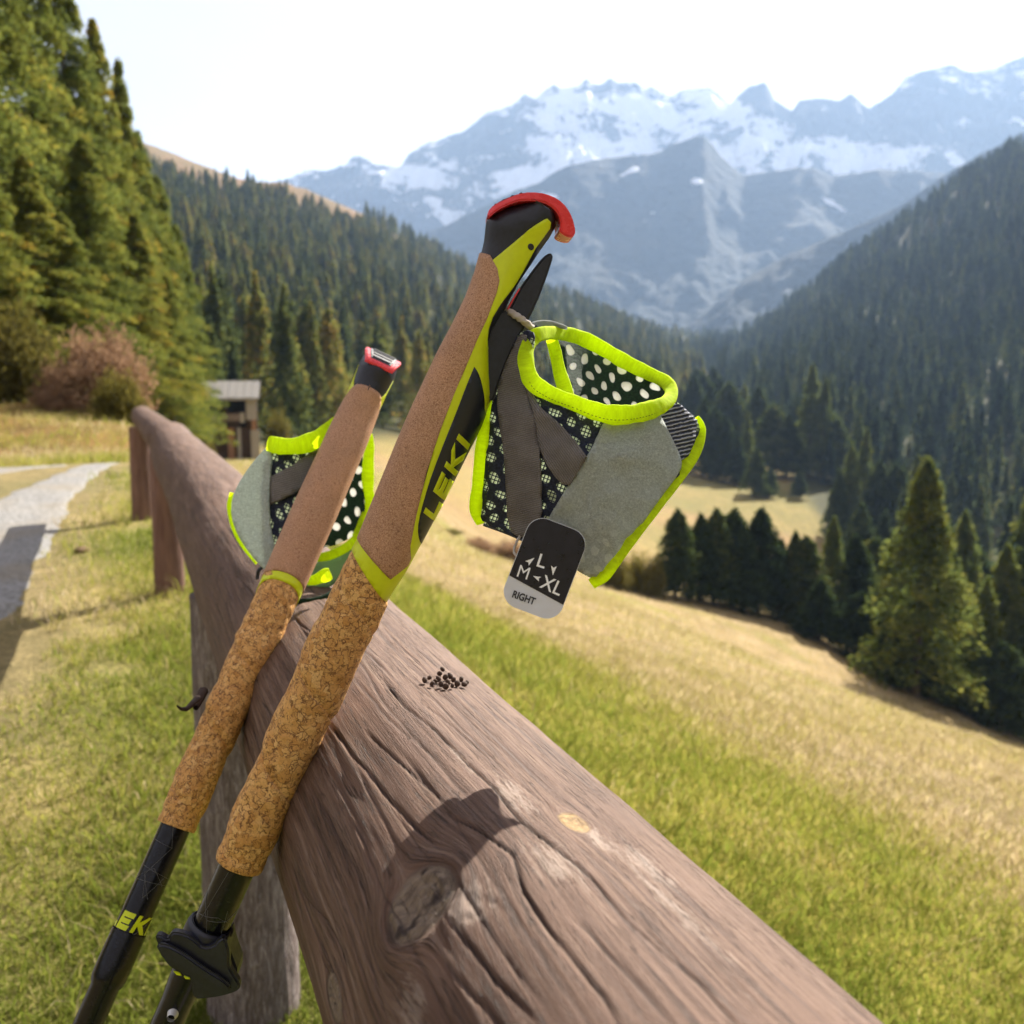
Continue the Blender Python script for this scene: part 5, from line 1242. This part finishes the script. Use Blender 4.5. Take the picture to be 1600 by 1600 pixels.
def mesh_fabric(name, base, dotc, transp, gr=True, sc_=130.):
    b = NB(name); uv = b.n('ShaderNodeUVMap').outputs[0]; d = hexdots(b, uv, sc_, .27 if gr else .215)
    gl = grid_lines(b, uv, 560.) if gr else 1.0
    dm = b.math('MULTIPLY', d, gl)
    nz = b.noise(uv, 900, 3); cb = b.ramp(nz, [(.3, tuple(c*.6 for c in base)), (.7, tuple(c*1.6 for c in base))])
    fab = b.mixsh(.12, b.bsdf(cb, .8, .25, b.bump(nz, .4, .0006)), b.n('ShaderNodeBsdfTranslucent', ins={'Color': (*[min(1, c*2) for c in base], 1)}).outputs[0])
    dotd = b.mixsh(.55, b.n('ShaderNodeBsdfDiffuse', ins={'Color': (*dotc, 1)}).outputs[0], b.n('ShaderNodeBsdfTranslucent', ins={'Color': (*dotc, 1)}).outputs[0])
    dots = b.mixsh(transp, dotd, b.n('ShaderNodeBsdfTransparent').outputs[0])
    return b.done(b.mixsh(dm, fab, dots))
navy = mesh_fabric('navy_mesh_cloth', (.022, .026, .045), (.62, .72, .50), .25)
lining = mesh_fabric('green_mesh_lining', (.012, .032, .018), (.95, .95, .92), .2, False, 135.)
def cloth(name, base, tr, trc=None, scale=1500, bump=.5, lines=0, rough=.85):
    b = NB(name); uv = b.n('ShaderNodeUVMap').outputs[0]; nz = b.noise(uv, scale, 3, .7); n2 = b.noise(uv, 120, 3)
    c = b.ramp(nz, [(.3, tuple(x*.72 for x in base)), (.7, tuple(min(1, x*1.3) for x in base))]); c = b.mix(1., c, b.ramp(n2, [(.3, (.82, .82, .82)), (.7, (1.12, 1.12, 1.12))]), 'MULTIPLY')
    h = b.math('ADD', nz, b.math('MULTIPLY', n2, 1.5))
    if lines:
        m = b.n('ShaderNodeMapping', ins={'Vector': uv, 'Rotation': (0, 0, lines)}); wv = b.n('ShaderNodeTexWave', ins={'Vector': m.outputs[0], 'Scale': 320., 'Distortion': .3}); c = b.mix(1., c, b.ramp(wv.outputs['Fac'], [(0, (.72, .72, .72)), (1, (1.12, 1.12, 1.12))]), 'MULTIPLY'); h = b.math('ADD', nz, wv.outputs['Fac'])
    t = b.n('ShaderNodeBsdfTranslucent'); b.set(t.inputs['Color'], trc if trc else c)
    return b.done(b.mixsh(tr, b.bsdf(c, rough, .25, b.bump(h, bump, .0004)), t.outputs[0]))
lime = cloth('lime_binding', (.58, .75, .006), .45, (.72, .88, .01), 420, .9)
webbing = cloth('grey_webbing', (.165, .15, .145), .06, None, 1800, .5, 1.3)
webbing2 = cloth('grey_webbing_diagonal', (.165, .15, .145), .06, None, 1800, .5, -.6)
b = NB('grey_suede'); uv_ = b.n('ShaderNodeUVMap').outputs[0]; s1 = b.noise(uv_, 1100, 4, .85); s2 = b.noise(uv_, 420, 4, .7); dd_ = hexdots(b, uv_, 130., .20)
c_ = b.ramp(s1, [(.30, (.16, .18, .165)), (.45, (.40, .44, .41)), (.6, (.54, .58, .545)), (.72, (.78, .82, .78))]); c_ = b.mix(1., c_, b.ramp(s2, [(.3, (.78, .78, .78)), (.7, (1.18, 1.18, 1.18))]), 'MULTIPLY')
c_ = b.mix(b.math('MULTIPLY', dd_, b.mrange(b.attr('low'), .2, .8, 0, .45)), c_, (.78, .82, .74))
suede = b.done(b.mixsh(.30, b.bsdf(c_, .9, .2, b.bump(b.math('ADD', s1, s2), .8, .0007)), b.n('ShaderNodeBsdfTranslucent', ins={'Color': (.62, .70, .63, 1)}).outputs[0]))
ribbed = None
seam = cloth('grey_seam', (.12, .125, .16), .15, None, 2500, .6, .8)
padm = cloth('dark_green_lining', (.010, .030, .016), .25, None, 2000, .5)
palec = cloth('pale_green_lining', (.16, .22, .15), .4, (.3, .42, .25), 1500, .4)
b = NB('ribbed_mesh'); uv_ = b.n('ShaderNodeUVMap').outputs[0]; m_ = b.n('ShaderNodeMapping', ins={'Vector': uv_, 'Rotation': (0, 0, 1.35)}); w1 = b.n('ShaderNodeTexWave', ins={'Vector': m_.outputs[0], 'Scale': 170., 'Distortion': 1.5, 'Detail Scale': 3.}); nn_ = b.noise(uv_, 700, 3)
highlight_fac = b.mrange(b.math('ADD', w1.outputs['Fac'], b.mrange(nn_, .3, .7, -.3, .3)), .55, .8, 0, 1)  # pale rib stripes put white highlights into the colour
ribbed = b.done(b.mixsh(.3, b.bsdf(b.mix(highlight_fac, (.022, .027, .05), (.40, .42, .48)), .7, .3, b.bump(w1.outputs['Fac'], .6, .0008)), b.n('ShaderNodeBsdfTranslucent', ins={'Color': (.3, .32, .38, 1)}).outputs[0]))
fuzz = cloth('fuzzy_seam', (.34, .36, .34), .35, None, 1800, .9)
cordm = cloth('beige_cord', (.50, .44, .38), .1, None, 900, .8)

def sheet(name, poly, depf, mat, thick=.0009, parent=None, step=9, wr=.0, label=None):
    bm = cut_poly([dens(poly, 6)], step, step)
    uvl = bm.loops.layers.uv.new('UVMap')
    for f in bm.faces:
        for l in f.loops: l[uvl].uv = (l.vert.co.x*.0003, -l.vert.co.y*.0003)
    for v in bm.verts:
        px, py = v.co.x, v.co.y; d = depf(px, py)
        if wr: d += wr*float(fbm(px/34., py/34., 17, 3))
        v.co = P(px, py, d)
    for f in bm.faces:
        f.smooth = True
        f.normal_update()
        if f.normal.dot(Vector((0, 0, H))-f.calc_center_median()) < 0: f.normal_flip()
    bmesh.ops.triangulate(bm, faces=[f for f in bm.faces if len(f.verts) > 4])
    low_ = [min(1, max(0, (pix(*v.co)[1]-780)/90)) if parent.name == 'wrist_strap' else 0. for v in bm.verts]
    me = bpy.data.meshes.new(name); bm.to_mesh(me); bm.free(); me.materials.append(mat); at_ = me.attributes.new('low', 'FLOAT', 'POINT'); at_.data.foreach_set('value', low_)
    o = obj(name, me); o.parent = parent; o.matrix_parent_inverse = parent.matrix_world.inverted()
    md = o.modifiers.new('thickness', 'SOLIDIFY'); md.thickness = thick; md.offset = -1
    if label: o['label'] = label
    return o

def catmull(p, n=8, closed=False):
    p = [np.array(q, float) for q in p]; out = []; m = len(p)
    for i in range(m if closed else m-1):
        a = p[(i-1) % m] if (closed or i > 0) else p[i]; b_ = p[i]; c = p[(i+1) % m]; d = p[(i+2) % m] if (closed or i+2 < m) else c
        for k in range(n):
            t = k/n; out.append(.5*((2*b_)+(-a+c)*t+(2*a-5*b_+4*c-d)*t*t+(-a+3*b_-3*c+d)*t**3))
    if not closed: out.append(p[-1])
    return out

def ribbon(name, path, mat, thick=.0022, parent=None, closed=False, roll=0., puck=.06, label=None):
    """path: (px,py,depth,width_px) ; a soft folded band with an elliptical section"""
    q = catmull(path, 9, closed); n = len(q); k = 14
    C = [P(a[0], a[1], a[2]) for a in q]; V = []; UV = []; L_ = 0
    for i in range(n):
        t = (C[(i+1) % n if closed else min(i+1, n-1)]-C[i-1 if (closed or i > 0) else 0]).normalized()
        vd = (Vector((0, 0, H))-C[i]).normalized(); sd = t.cross(vd).normalized(); nn = sd.cross(t).normalized()
        if roll: sd, nn = sd*math.cos(roll)+nn*math.sin(roll), nn*math.cos(roll)-sd*math.sin(roll)
        w_ = q[i][3]*q[i][2]/F*.5*(1+puck*1.2*float(fbm(i*.22, 1.3, 4, 2)))
        L_ += (C[i]-C[i-1]).length if i else 0
        for j in range(k):
            a = 2*math.pi*j/k; ca = math.copysign(abs(math.cos(a))**.75, math.cos(a)); sa = math.copysign(abs(math.sin(a))**.55, math.sin(a))
            wob = 1+.35*float(fbm(i*.3+j*.15, j*.6, 9, 3))
            V.append(C[i]+sd*ca*w_+nn*sa*thick*.5*wob); UV.append((L_, j/k*.012))
    Fq = grid_faces(n, k, True)
    if closed: i = np.arange(k); Fq = np.concatenate([Fq, np.stack([(n-1)*k+i, (n-1)*k+(i+1) % k, (i+1) % k, i], 1)])
    me = mesh_np(name, np.array(V), Fq[:, ::-1], mat, uv=UV)
    o = obj(name, me); o.parent = parent; o.matrix_parent_inverse = parent.matrix_world.inverted()
    if label: o['label'] = label
    return o
def stitches(name, path, parent, mat, dz=-.0016, every=5.2):
    q = catmull(path, 20); C = [P(a[0], a[1], a[2]+dz) for a in q]; parts = []; acc = 0
    for a, c in zip(C, C[1:]):
        acc += (c-a).length
        if acc > every*.0003*1.1:
            acc = 0; m = (a+c)/2; t = (c-a).normalized()*.00042; parts.append(cone_tube(tuple(m-t), tuple(m+t), .00016, .00016, 4))
    V, Fq = join(parts); o = obj(name, mesh_np(name, V, Fq, mat), parent); o.matrix_parent_inverse = parent.matrix_world.inverted(); return o
thread = plain('dark_thread', (.10, .13, .01), .8, .2)

# ---- strap on the near pole
S1 = empty('wrist_strap', tuple(P(825, 512, .48))); tag(S1, 'grey and navy mesh glove strap with lime edges hanging from the nearer pole', 'glove strap', 'glove straps clipped to the two poles')
bpy.context.view_layer.update()
def df(px, py): return .458+.050*((px-915)/190.)**2+.010*((py-720)/190.)**2
base_poly = [(772, 606), (786, 566), (806, 526), (822, 514), (836, 520), (832, 560), (838, 596), (862, 614), (900, 630), (928, 642), (960, 648), (1000, 646), (1035, 636), (1052, 624), (1066, 634), (1090, 655), (1098, 690), (1056, 752), (1008, 817), (962, 880), (934, 908), (908, 896), (862, 864), (842, 845), (815, 843), (790, 832), (755, 818), (748, 800), (756, 752), (760, 690)]
sheet('mesh_panel', smooth_poly(base_poly, 1), lambda x, y: df(x, y), navy, .0010, S1, 9, .004)
sheet('ribbed_side', [(1026, 640), (1048, 630), (1064, 632), (1090, 657), (1086, 690), (1076, 712), (1062, 722), (1046, 688)], lambda x, y: df(x, y)-.0016, ribbed, .0008, S1, 7, .002)
webA = [(812, 520), (800, 545), (784, 580), (775, 620), (780, 665), (786, 700), (790, 752), (793, 827), (814, 843), (830, 830), (846, 812), (845, 760), (843, 720), (840, 668), (826, 625), (816, 590), (813, 557), (824, 524)]
sheet('webbing_band', smooth_poly(webA, 1), lambda x, y: df(x, y)-.0026, webbing, .0012, S1, 9, .003)
webB = [(816, 585), (824, 618), (836, 652), (842, 700), (860, 738), (886, 764), (902, 740), (918, 714), (900, 690), (882, 670), (862, 652), (842, 634), (830, 612)]
sheet('webbing_band', smooth_poly(webB, 1), lambda x, y: df(x, y)-.0040, webbing2, .0012, S1, 9, .003)
sue = [(945, 655), (985, 656), (1030, 644), (1038, 660), (1050, 684), (1066, 718), (1064, 736), (1032, 778), (998, 826), (965, 872), (944, 902), (914, 900), (884, 878), (858, 858), (846, 840), (852, 818), (884, 764), (918, 712), (934, 682)]
sheet('suede_panel', smooth_poly(sue, 1), lambda x, y: df(x, y)-.0030, suede, .0012, S1, 9, .0025)
# rim of the opening
rim = [(848, 521, .487, 17), (831, 530, .481, 20), (822, 550, .475, 20), (823, 574, .470, 21), (833, 598, .466, 22), (862, 616, .461, 21), (896, 629, .456, 21), (926, 641, .454, 23), (956, 648, .454, 25), (987, 647, .458, 25), (1018, 640, .466, 24), (1042, 628, .476, 20), (1049, 612, .487, 17), (1040, 597, .500, 17), (1012, 583, .516, 18), (976, 565, .530, 18), (942, 545, .538, 18), (910, 529, .534, 18), (879, 521, .515, 17)]
rim = [(a, c, d_, w_*1.22) for a, c, d_, w_ in rim]
ribbon('lime_rim', rim, lime, .0020, S1, True, 0, .10)
stitches('stitching', [(a, c+8, d, w_) for a, c, d, w_ in rim[3:12]], S1, thread, -.0020)
def df2(px, py): return .545-.045*((px-940)/110.)**2-.00025*(py-560)
sheet('back_lining', smooth_poly([(872, 526), (905, 530), (945, 546), (985, 566), (1020, 586), (1042, 602), (1046, 622), (1042, 660), (1030, 720), (1000, 790), (950, 860), (905, 870), (880, 800), (876, 720), (884, 650), (890, 610), (880, 565)], 1), df2, lining, .0008, S1, 9, .003)
ribbon('inner_lime_edge', [(862, 530, .512, 18), (868, 552, .512, 20), (874, 580, .510, 21), (884, 612, .506, 23), (892, 640, .50, 24)], lime, .0024, S1)
# outer bindings
ribbon('lime_edge', [(1083, 655, .506, 20), (1092, 672, .505, 22), (1086, 700, .498, 24), (1064, 736, .488, 24), (1030, 780, .477, 24), (994, 828, .468, 24), (961, 874, .464, 23), (943, 898, .464, 23), (925, 912, .467, 17)], lime, .0020, S1)
stitches('stitching', [(1056, 735, .487, 1), (1024, 777, .477, 1), (988, 826, .469, 1), (955, 874, .465, 1)], S1, thread)
ribbon('lime_edge', [(770, 606, .494, 10), (764, 640, .492, 16), (757, 680, .492, 22), (753, 720, .494, 25), (750, 760, .496, 25), (745, 795, .498, 24), (751, 818, .500, 14)], lime, .0026, S1)
stitches('stitching', [(768, 640, .489, 1), (764, 690, .488, 1), (763, 740, .489, 1), (757, 795, .493, 1)], S1, thread)
ribbon('top_seam', [(806, 546, .484, 9), (816, 524, .486, 10), (832, 509, .490, 11), (858, 505, .500, 9), (884, 512, .512, 6)], fuzz, .0022, S1)
ribbon('bottom_seam', [(757, 820, .498, 5), (790, 832, .488, 5), (815, 843, .482, 5)], seam, .0020, S1)
sheet('side_gusset', [(806, 520), (838, 508), (846, 514), (828, 528), (818, 548), (812, 580), (800, 560)], lambda x, y: .487, seam, .0010, S1, 7)
def cord(name, pts, r, mat, parent, twist=True):
    q = catmull(pts, 8); C = [P(*a[:3]) for a in q]; parts = []; V = []; k = 16
    for i in range(len(C)):
        t = (C[min(i+1, len(C)-1)]-C[max(i-1, 0)]).normalized(); a = t.cross(Vector((.2, .9, .1))).normalized(); b_ = t.cross(a)
        for j in range(k):
            th = 2*math.pi*j/k; rr = r*(1+(.16*math.sin(3*th+i*1.1) if twist else 0)); V.append(C[i]+(a*math.cos(th)+b_*math.sin(th))*rr)
    o = obj(name, mesh_np(name, np.array(V), grid_faces(len(C), k, True), mat), parent); o.matrix_parent_inverse = parent.matrix_world.inverted(); return o
cord('cord_loop', [(786, 478, .496), (793, 485, .486), (804, 492, .482), (815, 499, .481), (826, 508, .484), (832, 514, .490)], .0017, cordm, S1)
cord('tag_thread', [(812, 838, .474), (806, 850, .468), (803, 862, .462), (808, 870, .458)], .0006, cordm, S1)

# ---- strap on the far pole
S2 = empty('wrist_strap', tuple(P(560, 640, .745))); tag(S2, 'grey glove strap with lime edges hanging behind the farther pole', 'glove strap', 'glove straps clipped to the two poles')
bpy.context.view_layer.update()
def dg(px, py): return .735+.035*((px-470)/110.)**2-.00012*(py-780)
sheet('mesh_panel', smooth_poly([(420, 700), (470, 706), (516, 690), (530, 680), (520, 730), (500, 800), (470, 870), (446, 905), (425, 905), (418, 860), (416, 780)], 1), dg, navy, .0012, S2, 9, .003)
sheet('webbing_band', [(422, 745), (455, 728), (486, 706), (510, 694), (524, 700), (512, 740), (476, 762), (440, 780), (421, 788)], lambda x, y: dg(x, y)-.003, webbing, .0014, S2, 9)
sheet('webbing_band', [(450, 812), (470, 800), (480, 815), (462, 860), (440, 900), (424, 895), (430, 850)], lambda x, y: dg(x, y)-.003, webbing2, .0014, S2, 9)
sheet('suede_panel', smooth_poly([(418, 696), (400, 716), (384, 737), (371, 758), (362, 780), (361, 808), (372, 838), (392, 868), (410, 888), (424, 897), (432, 870), (422, 830), (419, 790), (421, 745), (425, 706)], 1), lambda x, y: dg(x, y)-.005, suede, .0014, S2, 8, .002)
ribbon('lime_edge', [(362, 770, .775, 6), (358, 792, .776, 7), (364, 822, .774, 7), (378, 851, .768, 6), (400, 880, .760, 4)], lime, .003, S2)
ribbon('lime_rim', [(424, 694, .748, 24), (440, 697, .742, 27), (468, 696, .738, 28), (495, 686, .738, 27), (515, 671, .742, 24), (528, 656, .750, 16)], lime, .009, S2, False, 0, .12)
sheet('back_lining', smooth_poly([(565, 700), (568, 760), (571, 806), (558, 834), (530, 850), (495, 858), (510, 820), (540, 760), (556, 715)], 1), lambda x, y: .800-.0001*(y-700), lining, .0010, S2, 9, .003)
ribbon('lime_edge', [(578, 678, .795, 8), (577, 700, .795, 16), (575, 730, .795, 19), (575, 765, .795, 17), (577, 785, .795, 18), (568, 812, .79, 15), (556, 838, .785, 13)], lime, .003, S2, False, 0, .1)
ribbon('lime_edge', [(490, 872, .775, 12), (515, 868, .777, 15), (540, 856, .78, 15), (556, 842, .785, 14), (570, 815, .79, 12)], lime, .003, S2)
sheet('lower_lining', smooth_poly([(492, 878), (520, 874), (545, 862), (560, 845), (556, 868), (540, 895), (520, 915), (496, 925), (470, 935), (476, 905)], 1), lambda x, y: .782, palec, .0010, S2, 9, .003)
ribbon('dark_edge', [(466, 942, .735, 12), (490, 940, .738, 13), (516, 930, .745, 12), (536, 910, .765, 9), (552, 880, .775, 6)], padm, .005, S2)
ribbon('lime_tab', [(480, 908, .728, 12), (492, 906, .728, 17), (506, 900, .729, 22), (516, 896, .731, 18)], lime, .004, S2, False, 0, .1)
ribbon('buckle', [(402, 905, .742, 5), (404, 892, .742, 6), (412, 885, .744, 6), (420, 884, .746, 5)], blackp, .004, S2)

# ---- size tag
tc_ = P(851, 888, .452)
rx = camvec(.934, -.358, 0).normalized(); ry = camvec(.358, .934, 0).normalized(); rz_ = rx.cross(ry)
TG = empty('size_tag', tuple(tc_), Matrix((rx, ry, rz_)).transposed()); tag(TG, 'small rounded black and white size tag hanging from the nearer strap', 'tag')
KT = .452/F
def rrect(hw, hh, r, n=10):
    o = []
    for cx, cy, a0 in ((hw-r, hh-r, 0), (-hw+r, hh-r, 90), (-hw+r, -hh+r, 180), (hw-r, -hh+r, 270)):
        o += [(cx+r*math.cos(R(a0+90*i/n)), cy+r*math.sin(R(a0+90*i/n))) for i in range(n+1)]
    return o
card_b = plain('black_card', (.012, .010, .018), .30, .5, .2, 200); card_w = plain('white_card', (.62, .64, .68), .45, .5, .03, 100); print_w = plain('white_print', (.85, .86, .86), .5, .3, .02); print_k = plain('black_print', (.03, .03, .035), .5, .3, .02)
def flat(name, polys, z0, z1, mat, parent, bev=0):
    bm = bmesh.new()
    for poly in polys:
        f = bm.faces.new([bm.verts.new((x*KT, y*KT, z0)) for x, y in poly]); r = bmesh.ops.extrude_face_region(bm, geom=[f])
        bmesh.ops.translate(bm, verts=[v for v in r['geom'] if isinstance(v, bmesh.types.BMVert)], vec=(0, 0, z1-z0))
    bmesh.ops.recalc_face_normals(bm, faces=bm.faces[:])
    return from_bm(name, bm, mat, parent)
def clip_half(poly, f):   # keep f(p)>=0
    o = []
    for a, c in zip(poly, poly[1:]+poly[:1]):
        fa, fc = f(a), f(c)
        if fa >= 0: o.append(a)
        if fa*fc < 0: t = fa/(fa-fc); o.append((a[0]+(c[0]-a[0])*t, a[1]+(c[1]-a[1])*t))
    return o
fd = lambda p: p[1]+36.5+.135*p[0]
flat('card', [rrect(48.5, 74, 27)], -.0008, -.0001, card_w, TG)
top_ = clip_half(rrect(47.6, 73.1, 26.2), fd); flat('black_face', [top_], -.0001, .00008, card_b, TG)
def text_obj(txt, size, x, y, rot, mat, bold=.0, sx=1., z=.00012):
    cu = bpy.data.curves.new('t', 'FONT'); cu.body = txt; cu.size = size*KT; cu.offset = bold*KT; cu.extrude = .00004; cu.align_x = 'CENTER'; cu.align_y = 'CENTER'
    o = bpy.data.objects.new('t', cu); COL.objects.link(o); dg_ = bpy.context.evaluated_depsgraph_get(); me = bpy.data.meshes.new_from_object(o.evaluated_get(dg_)); bpy.data.objects.remove(o)
    me.name = 'print'; me.materials.clear(); me.materials.append(mat)
    q = obj('print', me, TG); q.location = (x*KT, y*KT, z); q.rotation_euler = (0, 0, R(rot)); q.scale = (sx, 1, 1); return q
text_obj('L', 30, -8.5, 8, 3, print_w, .25); text_obj('M', 28, -28.5, -18.5, 3, print_w, .0, .95); text_obj('XL', 31, 20, -22, -3, print_w, .25, .92)
text_obj('RIGHT', 15.5, -14, -55, 1, print_k, .45, .82)
def arrow(x, y, ang, ln=15, wd=9):
    c, s_ = math.cos(R(ang)), math.sin(R(ang)); pts = [(ln*.5, 0), (-ln*.5, wd*.5), (-ln*.3, 0), (-ln*.5, -wd*.5)]
    return [(x+u*c-v*s_, y+u*s_+v*c) for u, v in pts]
flat('arrow', [arrow(-24.6, 3.5, 58)], .0001, .00018, print_w, TG); flat('arrow', [arrow(14, 1.5, -76)], .0001, .00018, print_w, TG); flat('arrow', [arrow(-6.5, -18, 176, 12, 8)], .0001, .00018, print_w, TG)

# ------------------------------------------------------------------ haze
bm = bmesh.new(); box_bm(bm, -6500, 6500, -2000, 9000, -400, 1560)
b = NB('haze_air'); pv = b.n('ShaderNodeVolumePrincipled', ins={'Color': (.46, .66, 1.0, 1), 'Density': 1.0e-4, 'Anisotropy': .25})
b.t.links.new(pv.outputs[0], b.out.inputs['Volume'])
o = from_bm('haze', bm, b.m); tag(o, kind='stuff')
